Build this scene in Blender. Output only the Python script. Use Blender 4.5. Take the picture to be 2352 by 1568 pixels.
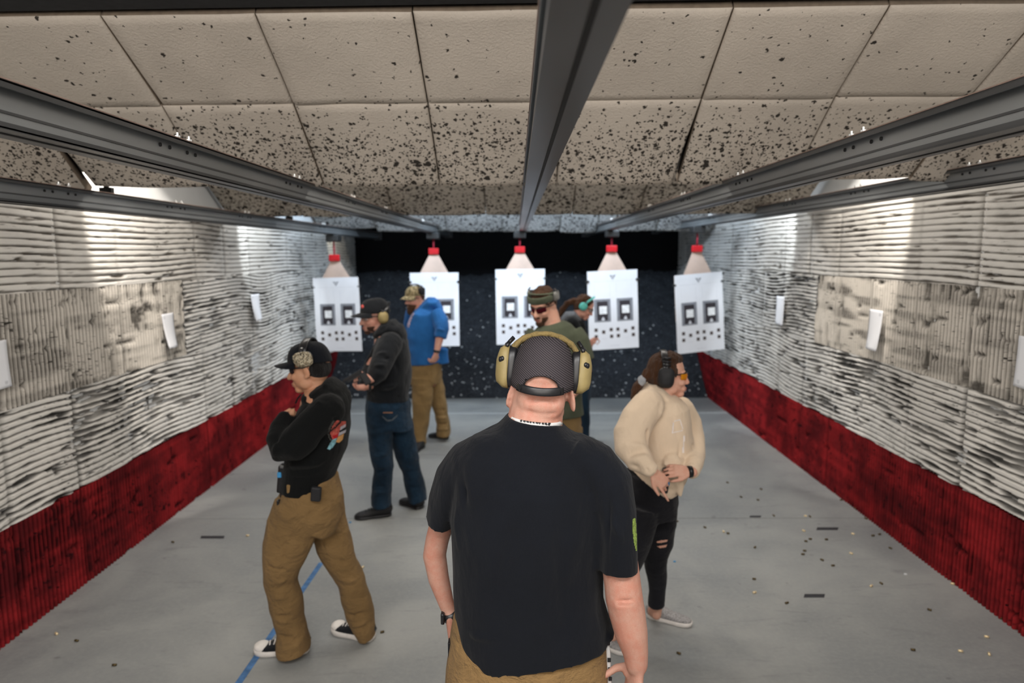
import bpy, bmesh, math, random
import numpy as np
from mathutils import Vector, Matrix
from mathutils.bvhtree import BVHTree

for o in list(bpy.data.objects): bpy.data.objects.remove(o)
SC = bpy.context.scene
COL = SC.collection
R = math.radians
random.seed(4); rng = np.random.default_rng(7)

# ------------------------------------------------------------------ camera
F = 1568.0; CX, CY = 1176.0, 784.0; CAMH = 2.15
PITCH, YAW, ROLL = math.atan(204/F), math.atan(11/F), R(-0.22)
cam_d = bpy.data.cameras.new('camera'); cam = bpy.data.objects.new('camera', cam_d); COL.objects.link(cam)
cam_d.sensor_width = 36; cam_d.lens = 24; cam_d.clip_start = 0.05
cam.matrix_world = Matrix.Translation((0, 0, CAMH)) @ Matrix.Rotation(YAW, 4, 'Z') @ Matrix.Rotation(math.pi/2-PITCH, 4, 'X') @ Matrix.Rotation(ROLL, 4, 'Z')
cam_d.dof.use_dof = True; cam_d.dof.focus_distance = 1.9; cam_d.dof.aperture_fstop = 2.6
SC.camera = cam
CR = cam.matrix_world.to_3x3(); CO = Vector((0, 0, CAMH))
def ray(px, py): return (CR @ Vector(((px-CX)/F, (CY-py)/F, -1.0)))
def P(px, py, d):
    """the place in the hall at distance d down the lane that is seen at (px, py)"""
    r = ray(px, py); return CO + r*(d/r.y)
def S(px, py, d):
    """metres per pixel there"""
    return d/ray(px, py).y/F
def G(px, py, z=0.0):
    r = ray(px, py); return CO + r*((z-CAMH)/r.z)

# ------------------------------------------------------------------ world, exposure
w = bpy.data.worlds.new('world'); SC.world = w; w.use_nodes = True
w.node_tree.nodes['Background'].inputs[0].default_value = (0.85, 0.90, 1.0, 1)
w.node_tree.nodes['Background'].inputs[1].default_value = 0.10
SC.view_settings.view_transform = 'Standard'; SC.view_settings.look = 'None'
SC.view_settings.gamma = 1; SC.view_settings.exposure = 0.0; SC.view_settings.use_curve_mapping = False

# ------------------------------------------------------------------ lights
def area(name, loc, target, sx, sy, power, col):
    l = bpy.data.lights.new(name, 'AREA'); l.shape = 'RECTANGLE'; l.size = sx; l.size_y = sy; l.energy = power; l.color = col
    o = bpy.data.objects.new(name, l); COL.objects.link(o); o.location = loc
    o.rotation_euler = (Vector(target)-Vector(loc)).to_track_quat('-Z', 'Y').to_euler(); return o
def spot(name, loc, target, ang, power, col, blend=0.15, rad=0.05):
    l = bpy.data.lights.new(name, 'SPOT'); l.spot_size = R(ang); l.spot_blend = blend; l.energy = power; l.color = col; l.shadow_soft_size = rad
    o = bpy.data.objects.new(name, l); COL.objects.link(o); o.location = loc
    o.rotation_euler = (Vector(target)-Vector(loc)).to_track_quat('-Z', 'Y').to_euler(); return o
WARM = (1.0, 0.93, 0.84); NEUT = (1.0, 0.97, 0.94); COOL = (0.62, 0.80, 1.0)
area('booth_light', (0.0, 0.15, 3.15), (0, 1.1, 0), 4.2, 0.5, 125, NEUT)
area('booth_light', (0.0, -1.6, 2.6), (0, 3.2, 2.5), 4.6, 0.9, 80, WARM)
area('bay_light', (0, 4.75, 3.2), (0, 4.9, 0), 4.2, 0.35, 75, WARM)
area('bay_light', (0, 7.6, 3.2), (0, 7.8, 0), 4.2, 0.35, 75, (0.93, 0.97, 1))
area('bay_light', (0, 8.0, 3.05), (0, 9.6, 2.7), 4.6, 0.25, 100, COOL)
area('bay_light', (0, 10.6, 3.2), (0, 11.6, 0.0), 4.0, 0.2, 7, COOL)
SPOTS = [(-2.35, 4.5, 3.2, 130, WARM), (2.35, 4.95, 3.2, 130, WARM), (-2.35, 7.0, 3.15, 90, (0.86, 0.94, 1)), (2.35, 7.0, 3.15, 90, (0.86, 0.94, 1)), (-2.6, 10.25, 3.1, 60, (1, 0.94, 0.8))]
for (x, y, z, p, c) in SPOTS:
    spot('wall_spot', (x, y, z), (x*1.25, y+0.70, z-1.0), 56, p, c)

# ------------------------------------------------------------------ naming helpers
def tag(o, label, cat, group=None, kind=None):
    o['label'] = label; o['category'] = cat
    if group: o['group'] = group
    if kind: o['kind'] = kind
    return o
def empty(name, loc, label=None, cat=None, group=None):
    o = bpy.data.objects.new(name, None); COL.objects.link(o); o.location = loc; o.empty_display_size = 0.1
    if label: tag(o, label, cat, group)
    return o
def wl(o):
    v = Vector((0, 0, 0))
    while o: v = v + Vector(o.location); o = o.parent
    return v
def link(name, me, mats, parent=None, smooth=True, world=True):
    if not isinstance(mats, (list, tuple)): mats = [mats]
    for m in mats: me.materials.append(m)
    o = bpy.data.objects.new(name, me); COL.objects.link(o)
    if parent:
        o.parent = parent
        if world:
            off = wl(parent); me.transform(Matrix.Translation(-off))
    if smooth: me.polygons.foreach_set('use_smooth', [True]*len(me.polygons))
    me.update(); return o
def struct(o): o['kind'] = 'structure'; return o

# ------------------------------------------------------------------ numpy noise
def _h(i, j, k, s):
    n = (i*374761393 + j*668265263 + k*2147483647 + s*974634777) & 0xffffffff
    n = ((n ^ (n >> 13))*1274126177) & 0xffffffff
    return ((n ^ (n >> 16)) & 0xffff)/65535.0
def vn(p, s=0):
    p = np.asarray(p, float); f = np.floor(p).astype(np.int64); t = p-f; t = t*t*(3-2*t); r = 0
    for a in (0, 1):
        for b in (0, 1):
            for c in (0, 1):
                wgt = (t[:, 0] if a else 1-t[:, 0])*(t[:, 1] if b else 1-t[:, 1])*(t[:, 2] if c else 1-t[:, 2])
                r = r + wgt*_h(f[:, 0]+a, f[:, 1]+b, f[:, 2]+c, s)
    return r*2-1
def fbm(p, s=0, o=3):
    r = 0; a = 1.0; p = np.asarray(p, float)
    for k in range(o): r = r + a*vn(p*(2**k), s+k*17); a *= 0.5
    return r

# ------------------------------------------------------------------ mesh collectors
class MB:
    """boxes, tubes, prisms -> one mesh (hard things)"""
    def __init__(s): s.bm = bmesh.new(); s.mi = 0
    def _f(s, vs):
        try:
            f = s.bm.faces.new(vs); f.material_index = s.mi; return f
        except ValueError: return None
    def box(s, c, size, M=None, bevel=0.0):
        c = Vector(c); hx, hy, hz = [q/2 for q in size]
        vs = []
        for z in (-hz, hz):
            for (x, y) in ((-hx, -hy), (hx, -hy), (hx, hy), (-hx, hy)):
                v = Vector((x, y, z)); v = (M @ v) if M else v; vs.append(s.bm.verts.new(v+c))
        fs = [s._f([vs[i] for i in q]) for q in ((3, 2, 1, 0), (4, 5, 6, 7), (0, 1, 5, 4), (1, 2, 6, 5), (2, 3, 7, 6), (3, 0, 4, 7))]
        if bevel:
            es = list({e for f in fs for e in f.edges}); mi = s.mi
            r = bmesh.ops.bevel(s.bm, geom=es, offset=bevel, segments=2, affect='EDGES', profile=0.5)
            for f in r['faces']: f.material_index = mi
        return s
    def tube(s, pts, rad, n=10, ref=(0, 1, 0), cap=True, round_=False, sq=2.0):
        pts = [Vector(p) for p in pts]; ref = Vector(ref).normalized()
        if not isinstance(rad, list): rad = [rad]*len(pts)
        rad = [(r, r) if not isinstance(r, tuple) else r for r in rad]
        tans = []
        for i in range(len(pts)):
            a = pts[max(i-1, 0)]; b = pts[min(i+1, len(pts)-1)]; tans.append((b-a).normalized())
        rings = []
        def ring(c, t, ra, rb):
            a = ref.cross(t)
            if a.length < 0.12: a = Vector((0, 0, 1)).cross(t) if abs(t.z) < 0.9 else Vector((1, 0, 0)).cross(t)
            a.normalize(); b = t.cross(a).normalized(); out = []
            for k in range(n):
                th = 2*math.pi*k/n; cs, sn = math.cos(th), math.sin(th)
                cs = math.copysign(abs(cs)**(2/sq), cs); sn = math.copysign(abs(sn)**(2/sq), sn)
                out.append(s.bm.verts.new(c+a*(ra*cs)+b*(rb*sn)))
            rings.append(out)
        if round_:
            for q in (80, 55, 28):
                m = min(rad[0]); ring(pts[0]-tans[0]*m*math.sin(R(q)), tans[0], rad[0][0]*math.cos(R(q)), rad[0][1]*math.cos(R(q)))
        for c, t, r in zip(pts, tans, rad): ring(c, t, r[0], r[1])
        if round_:
            for q in (28, 55, 80):
                m = min(rad[-1]); ring(pts[-1]+tans[-1]*m*math.sin(R(q)), tans[-1], rad[-1][0]*math.cos(R(q)), rad[-1][1]*math.cos(R(q)))
        for A, B in zip(rings[:-1], rings[1:]):
            for k in range(n): s._f([A[k], A[(k+1) % n], B[(k+1) % n], B[k]])
        if cap: s._f(rings[0][::-1]); s._f(rings[-1])
        return s
    def ell(s, c, r, M=None, u=16, v=10):
        c = Vector(c); T = Matrix.Translation(c) @ (M.to_4x4() if M else Matrix()) @ Matrix.Diagonal((r[0], r[1], r[2], 1))
        g = bmesh.ops.create_uvsphere(s.bm, u_segments=u, v_segments=v, radius=1, matrix=T)
        for vv in g['verts']:
            for f in vv.link_faces: f.material_index = s.mi
        return s
    def prism(s, pts, dirv):
        """extrude a closed outline by dirv"""
        d = Vector(dirv); A = [s.bm.verts.new(Vector(p)) for p in pts]; B = [s.bm.verts.new(Vector(p)+d) for p in pts]
        s._f(A[::-1]); s._f(B); n = len(pts)
        for k in range(n): s._f([A[k], A[(k+1) % n], B[(k+1) % n], B[k]])
        return s
    def xf(s, M): bmesh.ops.transform(s.bm, matrix=M, verts=s.bm.verts); return s
    def build(s, name, mats, parent=None, smooth=False, world=True):
        bmesh.ops.recalc_face_normals(s.bm, faces=s.bm.faces)
        me = bpy.data.meshes.new(name); s.bm.to_mesh(me); s.bm.free()
        return link(name, me, mats, parent, smooth, world)

def soft(mb, name, mats, parent, voxel=0.008, smooth=4, fold=(), noise=None, dents=(), lift=None):
    """melt the overlapping shapes of mb into ONE continuous skin, smooth it, crease it"""
    bmesh.ops.recalc_face_normals(mb.bm, faces=mb.bm.faces)
    me = bpy.data.meshes.new('tmp'); mb.bm.to_mesh(me); mb.bm.free()
    o = bpy.data.objects.new('tmp', me); COL.objects.link(o)
    m = o.modifiers.new('r', 'REMESH'); m.mode = 'VOXEL'; m.voxel_size = voxel; m.adaptivity = 0
    dg = bpy.context.evaluated_depsgraph_get(); dg.update()
    out = bpy.data.meshes.new_from_object(o.evaluated_get(dg)); bpy.data.objects.remove(o); bpy.data.meshes.remove(me)
    n = len(out.vertices); co = np.empty(n*3); out.vertices.foreach_get('co', co); co = co.reshape(-1, 3)
    e = np.empty(len(out.edges)*2, np.int64); out.edges.foreach_get('vertices', e); e = e.reshape(-1, 2)
    deg = np.maximum(np.bincount(e.ravel(), minlength=n), 1)[:, None]
    for k in range(smooth):
        for lam in (0.6, -0.35):
            acc = np.stack([np.bincount(e[:, 0], co[e[:, 1], q], n)+np.bincount(e[:, 1], co[e[:, 0], q], n) for q in range(3)], 1)/deg
            co = co+lam*(acc-co)
    out.vertices.foreach_set('co', co.ravel()); out.update()
    if fold or noise or dents or lift:
        nn = np.empty(n*3); out.vertices.foreach_get('normal', nn); nn = nn.reshape(-1, 3); disp = np.zeros(n)
        for (a, b, wd, amp) in fold:
            a = np.array(a); b = np.array(b); ab = b-a; t = np.clip(((co-a) @ ab)/max(ab @ ab, 1e-9), 0, 1)
            d = np.linalg.norm(co-(a+t[:, None]*ab), axis=1)
            disp += 1.7*amp*np.exp(-(d/wd)**2)*np.sin(np.pi*np.clip(t*0.86+0.07, 0, 1))**0.5
        if noise:
            amp, sc = noise; disp += 1.6*amp*fbm(co*np.array(sc), 5, 3)
        co = co+nn*disp[:, None]
        for (c, r, v) in dents:
            d = np.linalg.norm(co-np.array(c), axis=1); co = co+np.exp(-(d/r)**2)[:, None]*np.array(v)
        out.vertices.foreach_set('co', co.ravel()); out.update()
    return link(name, out, mats, parent, True)

def grid_mesh(X, Y, Z):
    """(n,m) arrays -> mesh"""
    n, m = X.shape; co = np.stack([X, Y, Z], -1).reshape(-1, 3)
    i = np.arange(n*m).reshape(n, m); q = np.stack([i[:-1, :-1], i[1:, :-1], i[1:, 1:], i[:-1, 1:]], -1).reshape(-1, 4)
    me = bpy.data.meshes.new('g'); me.vertices.add(n*m); me.vertices.foreach_set('co', co.ravel())
    me.loops.add(q.size); me.loops.foreach_set('vertex_index', q.ravel()); me.polygons.add(len(q))
    me.polygons.foreach_set('loop_start', np.arange(0, q.size, 4)); me.polygons.foreach_set('loop_total', np.full(len(q), 4))
    me.update(); me.validate(); return me

# ------------------------------------------------------------------ materials
class NT:
    def __init__(s, name, rough=0.7, spec=0.3, metal=0.0):
        s.m = bpy.data.materials.new(name); s.m.use_nodes = True; s.t = s.m.node_tree; s.b = s.t.nodes['Principled BSDF']
        s.b.inputs['Roughness'].default_value = rough; s.b.inputs['Specular IOR Level'].default_value = spec; s.b.inputs['Metallic'].default_value = metal
    def n(s, typ, **kw):
        nd = s.t.nodes.new(typ)
        for k, v in kw.items():
            if k.startswith('i_'):
                key = k[2:]; key = int(key) if key.isdigit() else key.replace('_', ' ')
                s.put(nd.inputs[key], v)
            else: setattr(nd, k, v)
        return nd
    def put(s, inp, v):
        if isinstance(v, bpy.types.NodeSocket): s.t.links.new(v, inp)
        elif isinstance(v, bpy.types.Node): s.t.links.new(v.outputs[0], inp)
        else: inp.default_value = v
    def coord(s, scale=(1, 1, 1), kind='Object', rot=(0, 0, 0)):
        c = s.n('ShaderNodeTexCoord'); mp = s.n('ShaderNodeMapping'); s.t.links.new(c.outputs[kind], mp.inputs[0]); mp.inputs['Scale'].default_value = scale; mp.inputs['Rotation'].default_value = rot; return mp.outputs[0]
    def pos(s, scale=(1, 1, 1), rot=(0, 0, 0)):
        c = s.n('ShaderNodeNewGeometry'); mp = s.n('ShaderNodeMapping'); s.t.links.new(c.outputs['Position'], mp.inputs[0]); mp.inputs['Scale'].default_value = scale; mp.inputs['Rotation'].default_value = rot; return mp.outputs[0]
    def noise(s, vec, scale, detail=4, rough=0.55, dist=0.0):
        nd = s.n('ShaderNodeTexNoise'); s.put(nd.inputs['Vector'], vec); nd.inputs['Scale'].default_value = scale; nd.inputs['Detail'].default_value = detail; nd.inputs['Roughness'].default_value = rough; nd.inputs['Distortion'].default_value = dist; return nd.outputs[0]
    def math(s, op, a, b=0.0, c=None, clamp=False):
        nd = s.n('ShaderNodeMath'); nd.operation = op; nd.use_clamp = clamp; s.put(nd.inputs[0], a); s.put(nd.inputs[1], b)
        if c is not None: s.put(nd.inputs[2], c)
        return nd.outputs[0]
    def ramp(s, v, a, b, lo=0.0, hi=1.0):
        nd = s.n('ShaderNodeMapRange'); nd.interpolation_type = 'SMOOTHSTEP'; s.put(nd.inputs[0], v)
        for k, x in zip((1, 2, 3, 4), (a, b, lo, hi)): s.put(nd.inputs[k], x)
        return nd.outputs[0]
    def mix(s, f, a, b):
        nd = s.n('ShaderNodeMix'); nd.data_type = 'RGBA'; s.put(nd.inputs[0], f)
        for k, x in ((6, a), (7, b)):
            s.put(nd.inputs[k], x if not isinstance(x, tuple) else (x+(1,))[:4])
        return nd.outputs[2]
    def color(s, c): s.put(s.b.inputs['Base Color'], c if not isinstance(c, tuple) else (c+(1,))[:4]); return s
    def bump(s, h, strength=0.3, dist=0.01):
        nd = s.n('ShaderNodeBump'); s.put(nd.inputs['Height'], h); nd.inputs['Strength'].default_value = strength; nd.inputs['Distance'].default_value = dist; s.t.links.new(nd.outputs[0], s.b.inputs['Normal']); return s

def plain(name, col, rough=0.6, spec=0.3, metal=0.0, var=0.12, sc=30, bump=0.15):
    t = NT(name, rough, spec, metal); v = t.coord(); n = t.noise(v, sc, 4)
    d = tuple(c*(1-var) for c in col); l = tuple(min(1, c*(1+var)) for c in col)
    t.color(t.mix(t.ramp(n, 0.3, 0.7), d, l))
    if bump: t.bump(n, bump, 0.004)
    return t.m
def cloth(name, col, fuzz=0.15, weave=900, wr=0.35, wsc=9, stretch=(1, 1, 0.5), var=0.14, rough=0.95, grain=0.05):
    t = NT(name, rough, 0.12); v = t.coord(); big = t.noise(t.coord(stretch), wsc, 5, 0.6, 0.4); fine = t.noise(v, weave, 2)
    c = t.mix(t.ramp(t.noise(v, 3.5, 4), 0.3, 0.7), tuple(x*(1-var) for x in col), tuple(min(1, x*(1+var)) for x in col))
    c = t.mix(t.math('MULTIPLY', t.ramp(fine, 0.35, 0.75), grain*2), c, tuple(min(1, x*1.5+0.01) for x in col))
    t.color(c); t.bump(t.math('ADD', big, t.math('MULTIPLY', fine, 0.04)), wr, 0.03)
    t.b.inputs['Sheen Weight'].default_value = fuzz; t.b.inputs['Sheen Roughness'].default_value = 0.5
    return t.m
def skin(name, col, red=0.25):
    t = NT(name, 0.52, 0.35); v = t.coord(); n = t.noise(v, 17, 6, 0.7); f = t.noise(v, 330, 4, 0.7)
    c = t.mix(t.math('MULTIPLY', t.ramp(n, 0.35, 0.7), red*2), col, (col[0]*0.95, col[1]*0.68, col[2]*0.62))
    t.color(t.mix(t.math('MULTIPLY', t.ramp(f, 0.45, 0.75), 0.30), c, (col[0]*0.6, col[1]*0.45, col[2]*0.4)))
    t.b.inputs['Subsurface Weight'].default_value = 0.15; t.b.inputs['Subsurface Radius'].default_value = (0.012, 0.005, 0.003); t.b.inputs['Subsurface Scale'].default_value = 1.0
    t.bump(f, 0.35, 0.003); return t.m
# ================================================================== THE HALL
XW = 2.85; YE = 12.15; Y0 = -3.0
# --- floor: concrete with saw joints, scuffs
def mat_floor():
    t = NT('concrete', 0.55, 0.35); v = t.pos()
    n = t.noise(v, 1.1, 6, 0.6, 0.5); f = t.noise(v, 38, 5, 0.7); st = t.noise(t.pos((1.2, 5.0, 1)), 2.2, 5, 0.65, 0.8)
    c = t.mix(t.ramp(n, 0.3, 0.72), (0.215, 0.225, 0.228), (0.325, 0.33, 0.318))
    c = t.mix(t.ramp(st, 0.55, 0.75, 0, 0.45), c, (0.13, 0.135, 0.145))
    c = t.mix(t.ramp(f, 0.35, 0.8, 0, 0.35), c, (0.37, 0.37, 0.355))
    sp = t.noise(v, 7, 3, 0.5); c = t.mix(t.ramp(sp, 0.68, 0.74, 0, 0.5), c, (0.12, 0.12, 0.125))
    t.color(c); t.bump(f, 0.12, 0.003); t.put(t.b.inputs['Roughness'], t.ramp(n, 0.3, 0.7, 0.42, 0.62)); return t.m
M_floor = mat_floor()
M_joint = plain('joint_filler', (0.10, 0.10, 0.105), 0.9); M_joint_pale = plain('pale_joint_filler', (0.42, 0.43, 0.43), 0.8)
mb = MB()
ys = [Y0, 1.70, 5.34, 9.02, YE+0.4]
for a, b in zip(ys[:-1], ys[1:]): mb.box((0, (a+b)/2, -0.1), (2*XW+0.3, b-a-0.008, 0.2), bevel=0.003)
mb.mi = 1
mb.box((0, 5.34, -0.055), (2*XW+0.3, 0.012, 0.1)); mb.box((0, 1.70, -0.055), (2*XW+0.3, 0.012, 0.1))
mb.mi = 2; mb.box((0, 9.02, -0.0495), (2*XW+0.3, 0.05, 0.1))
struct(mb.build('floor', [M_floor, M_joint, M_joint_pale]))

M_plaster = plain('white_plaster', (0.78, 0.79, 0.79), 0.8, 0.2, sc=3, var=0.05)
M_dark = plain('dark_ceiling', (0.03, 0.032, 0.036), 0.8)
M_black = plain('black_rubber_wall', (0.008, 0.008, 0.009), 0.9, 0.1)
for side, sx in (('left', -1), ('right', 1)):
    struct(MB().box((sx*(XW+0.13), (Y0+YE)/2, 1.65), (0.2, YE-Y0+0.4, 3.35)).build('wall_'+side, M_plaster))
struct(MB().box((0, (Y0+YE)/2, 3.4), (2*XW+0.5, YE-Y0+0.4, 0.15)).build('ceiling', plain('grey_ceiling', (0.22, 0.22, 0.22), 0.8)))
struct(MB().box((0, YE+0.15, 1.65), (2*XW+0.4, 0.2, 3.4)).build('wall_back', M_black))
struct(MB().box((0, Y0-0.1, 1.65), (2*XW+0.4, 0.2, 3.4)).build('wall_front', plain('grey_booth_wall', (0.35, 0.34, 0.33), 0.8)))

# --- foam lining of the side walls: ridged squares, gouged
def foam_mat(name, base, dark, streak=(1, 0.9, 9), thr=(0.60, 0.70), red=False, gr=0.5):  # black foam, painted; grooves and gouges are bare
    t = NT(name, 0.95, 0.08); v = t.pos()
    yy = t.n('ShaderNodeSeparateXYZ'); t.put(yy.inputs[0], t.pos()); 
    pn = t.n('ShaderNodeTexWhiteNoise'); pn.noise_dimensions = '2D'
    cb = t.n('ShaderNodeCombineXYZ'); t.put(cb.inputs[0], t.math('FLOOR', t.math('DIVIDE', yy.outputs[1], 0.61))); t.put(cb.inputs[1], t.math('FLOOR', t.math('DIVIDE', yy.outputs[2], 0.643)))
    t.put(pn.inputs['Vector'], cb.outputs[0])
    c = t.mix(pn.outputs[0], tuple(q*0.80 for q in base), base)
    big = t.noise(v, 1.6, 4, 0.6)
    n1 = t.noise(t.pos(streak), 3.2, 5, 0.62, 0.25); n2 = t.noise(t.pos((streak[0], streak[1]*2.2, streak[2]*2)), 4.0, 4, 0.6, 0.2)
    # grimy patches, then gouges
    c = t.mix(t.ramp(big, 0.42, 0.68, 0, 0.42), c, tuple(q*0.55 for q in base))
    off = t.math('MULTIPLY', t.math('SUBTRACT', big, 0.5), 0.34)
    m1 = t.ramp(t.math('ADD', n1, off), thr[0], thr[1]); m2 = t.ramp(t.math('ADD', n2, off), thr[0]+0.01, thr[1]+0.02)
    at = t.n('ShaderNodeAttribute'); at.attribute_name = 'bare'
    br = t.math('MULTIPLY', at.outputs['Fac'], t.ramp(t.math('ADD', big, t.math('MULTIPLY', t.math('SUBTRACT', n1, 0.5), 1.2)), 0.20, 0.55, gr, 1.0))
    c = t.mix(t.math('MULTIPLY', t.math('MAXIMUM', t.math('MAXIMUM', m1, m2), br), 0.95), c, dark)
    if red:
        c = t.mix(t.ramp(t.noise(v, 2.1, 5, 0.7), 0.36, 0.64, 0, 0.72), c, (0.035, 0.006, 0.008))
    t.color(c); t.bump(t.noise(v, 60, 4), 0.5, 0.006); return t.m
FOAM = (0.84, 0.81, 0.76)
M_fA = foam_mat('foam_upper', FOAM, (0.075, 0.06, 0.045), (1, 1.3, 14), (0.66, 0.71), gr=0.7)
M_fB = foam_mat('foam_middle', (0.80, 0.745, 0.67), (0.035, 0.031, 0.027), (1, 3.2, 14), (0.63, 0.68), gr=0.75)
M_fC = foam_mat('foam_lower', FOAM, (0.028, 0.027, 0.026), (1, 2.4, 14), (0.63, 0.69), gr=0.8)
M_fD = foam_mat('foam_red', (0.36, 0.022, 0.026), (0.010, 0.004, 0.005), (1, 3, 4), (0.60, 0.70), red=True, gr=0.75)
def foam_row(sx, z0, z1, ya, yb, mode, mat, name, seed, depth=0.03, pitch=0.0365, rag=0.0, bulge=0.0):
    if mode == 'v':
        ny = int((yb-ya)/pitch)*5+1; nz = max(int((z1-z0)/0.022), 4)
    else:
        ny = int((yb-ya)/0.028)+1; nz = int((z1-z0)/pitch)*8+1
    y = np.linspace(ya, yb, ny); z = np.linspace(z0, z1, nz); Yg, Zg = np.meshgrid(y, z, indexing='ij')
    p = np.stack([Yg.ravel(), Zg.ravel(), np.full(Yg.size, sx*3.1)], 1)
    u = ((Yg-ya) if mode == 'v' else (Zg-z0+0.006*vn(p*np.array([1.3, 0, 1]), seed).reshape(Yg.shape)*(1+6*rag)))/pitch
    tri = np.abs((u % 1.0)-0.5)*2
    g = np.clip((tri-(0.40 if mode == 'v' else 0.72))/(0.30 if mode == 'v' else 0.24), 0, 1)
    brk = np.clip(0.5+1.6*vn(p*np.array([2.2, 3.5, 1]), seed+31).reshape(Yg.shape), 0, 1)
    ri = np.floor(u+0.5); along = Zg if mode == 'v' else Yg
    pq = np.stack([along.ravel(), ri.ravel()*0.83+seed, np.full(Yg.size, sx*2.7+seed)], 1)
    w_ = vn(pq*np.array([4.2, 1, 1]), seed+61).reshape(Yg.shape)+0.6*vn(pq*np.array([11, 1, 1])+7, seed+67).reshape(Yg.shape)
    patch = vn(p*np.array([1.1, 2.6, 1]), seed+71).reshape(Yg.shape)
    wv = ((0.13 if rag < 0.5 else 0.20) if mode == 'h' else (0.50 if z0 > 1 else 0.36))+rag*1.05*np.clip(w_+0.65*patch+0.0, 0, 1.0)
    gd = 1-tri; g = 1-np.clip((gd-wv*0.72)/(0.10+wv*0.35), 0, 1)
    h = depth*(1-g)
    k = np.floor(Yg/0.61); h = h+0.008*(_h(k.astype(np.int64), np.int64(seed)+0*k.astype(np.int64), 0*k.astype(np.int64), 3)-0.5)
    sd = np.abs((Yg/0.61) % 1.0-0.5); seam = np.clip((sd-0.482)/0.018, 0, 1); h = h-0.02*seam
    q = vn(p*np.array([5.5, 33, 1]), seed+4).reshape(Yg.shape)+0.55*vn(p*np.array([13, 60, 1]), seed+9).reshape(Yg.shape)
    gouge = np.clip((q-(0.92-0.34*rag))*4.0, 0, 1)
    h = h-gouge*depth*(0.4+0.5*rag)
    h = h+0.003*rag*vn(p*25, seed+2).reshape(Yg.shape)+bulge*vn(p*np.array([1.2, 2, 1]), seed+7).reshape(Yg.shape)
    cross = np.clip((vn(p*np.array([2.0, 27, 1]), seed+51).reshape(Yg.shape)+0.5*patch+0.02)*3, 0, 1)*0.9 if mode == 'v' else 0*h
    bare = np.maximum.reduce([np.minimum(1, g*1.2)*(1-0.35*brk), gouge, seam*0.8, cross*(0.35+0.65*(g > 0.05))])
    X = sx*(XW+0.025-np.maximum(h, -0.01))
    if sx > 0: X, Yg, Zg, bare = X[::-1], Yg[::-1], Zg[::-1], bare[::-1]
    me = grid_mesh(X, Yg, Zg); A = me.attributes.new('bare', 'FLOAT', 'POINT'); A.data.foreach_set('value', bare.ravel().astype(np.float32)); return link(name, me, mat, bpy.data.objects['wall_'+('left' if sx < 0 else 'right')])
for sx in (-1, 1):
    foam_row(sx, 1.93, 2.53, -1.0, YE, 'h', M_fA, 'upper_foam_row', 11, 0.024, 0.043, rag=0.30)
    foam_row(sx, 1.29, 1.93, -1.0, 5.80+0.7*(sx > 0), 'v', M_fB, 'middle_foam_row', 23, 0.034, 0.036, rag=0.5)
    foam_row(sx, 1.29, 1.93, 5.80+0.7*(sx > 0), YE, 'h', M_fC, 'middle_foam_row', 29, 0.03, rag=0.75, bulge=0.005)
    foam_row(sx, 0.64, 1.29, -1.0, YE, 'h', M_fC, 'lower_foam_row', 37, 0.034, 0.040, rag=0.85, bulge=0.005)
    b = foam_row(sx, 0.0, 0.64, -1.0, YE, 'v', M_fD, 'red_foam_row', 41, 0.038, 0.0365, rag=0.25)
    # the lining's plain top edge
    MB().box((sx*(XW+0.012), (YE-1)/2, 2.525), (0.05, YE+1, 0.03)).build('foam_top_edge', M_fA, bpy.data.objects['wall_'+('left' if sx < 0 else 'right')])

# --- rubber berm at the end
def mat_berm():
    t = NT('crumb_rubber', 0.85, 0.2); v = t.pos()
    vo = t.n('ShaderNodeTexVoronoi'); t.put(vo.inputs['Vector'], v); vo.inputs['Scale'].default_value = 26
    sp = t.n('ShaderNodeSeparateXYZ'); t.put(sp.inputs[0], t.pos())
    wn = t.n('ShaderNodeTexWhiteNoise'); wn.noise_dimensions = '3D'; t.put(wn.inputs[0], vo.outputs['Color'])
    low = t.ramp(sp.outputs[2], 0.0, 1.2, 1.0, 0.0)
    thr = t.math('SUBTRACT', 0.985, t.math('MULTIPLY', low, 0.10))
    m = t.math('GREATER_THAN', wn.outputs[0], thr)
    near = t.ramp(vo.outputs['Distance'], 0.30, 0.50, 1.0, 0.0)
    pale = t.math('MULTIPLY', m, near)
    c = t.mix(t.noise(v, 9, 4), (0.008, 0.009, 0.011), (0.05, 0.055, 0.065))
    c = t.mix(t.ramp(t.noise(v, 45, 4, 0.75), 0.54, 0.68, 0, 0.75), c, (0.15, 0.165, 0.19))
    c = t.mix(t.math('MULTIPLY', pale, 0.8), c, t.mix(wn.outputs[0], (0.35, 0.42, 0.5), (0.6, 0.6, 0.6)))
    t.color(c); t.bump(t.noise(v, 40, 5, 0.7), 0.8, 0.03); return t.m
xs = np.linspace(-XW+0.02, XW-0.02, 220); us = np.linspace(0, 1, 120)
Xg, Ug = np.meshgrid(xs, us, indexing='ij')
pp = np.stack([Xg.ravel()*3, Ug.ravel()*8, 0*Xg.ravel()], 1)
Yg = 9.97+Ug*2.22; Zg = 1.80*Ug**0.95+0.04*fbm(pp, 3, 4).reshape(Xg.shape)*np.clip(Ug*8, 0, 1)+0.014*vn(pp*9, 5).reshape(Xg.shape)*np.clip(Ug*8, 0, 1)+0.002
berm = link('rubber_berm', grid_mesh(Xg, Yg, Zg), mat_berm())
tag(berm, 'sloping bank of black crumb rubber with pale bullet fragments at the end of the range', 'bullet trap', kind='stuff')

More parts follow.
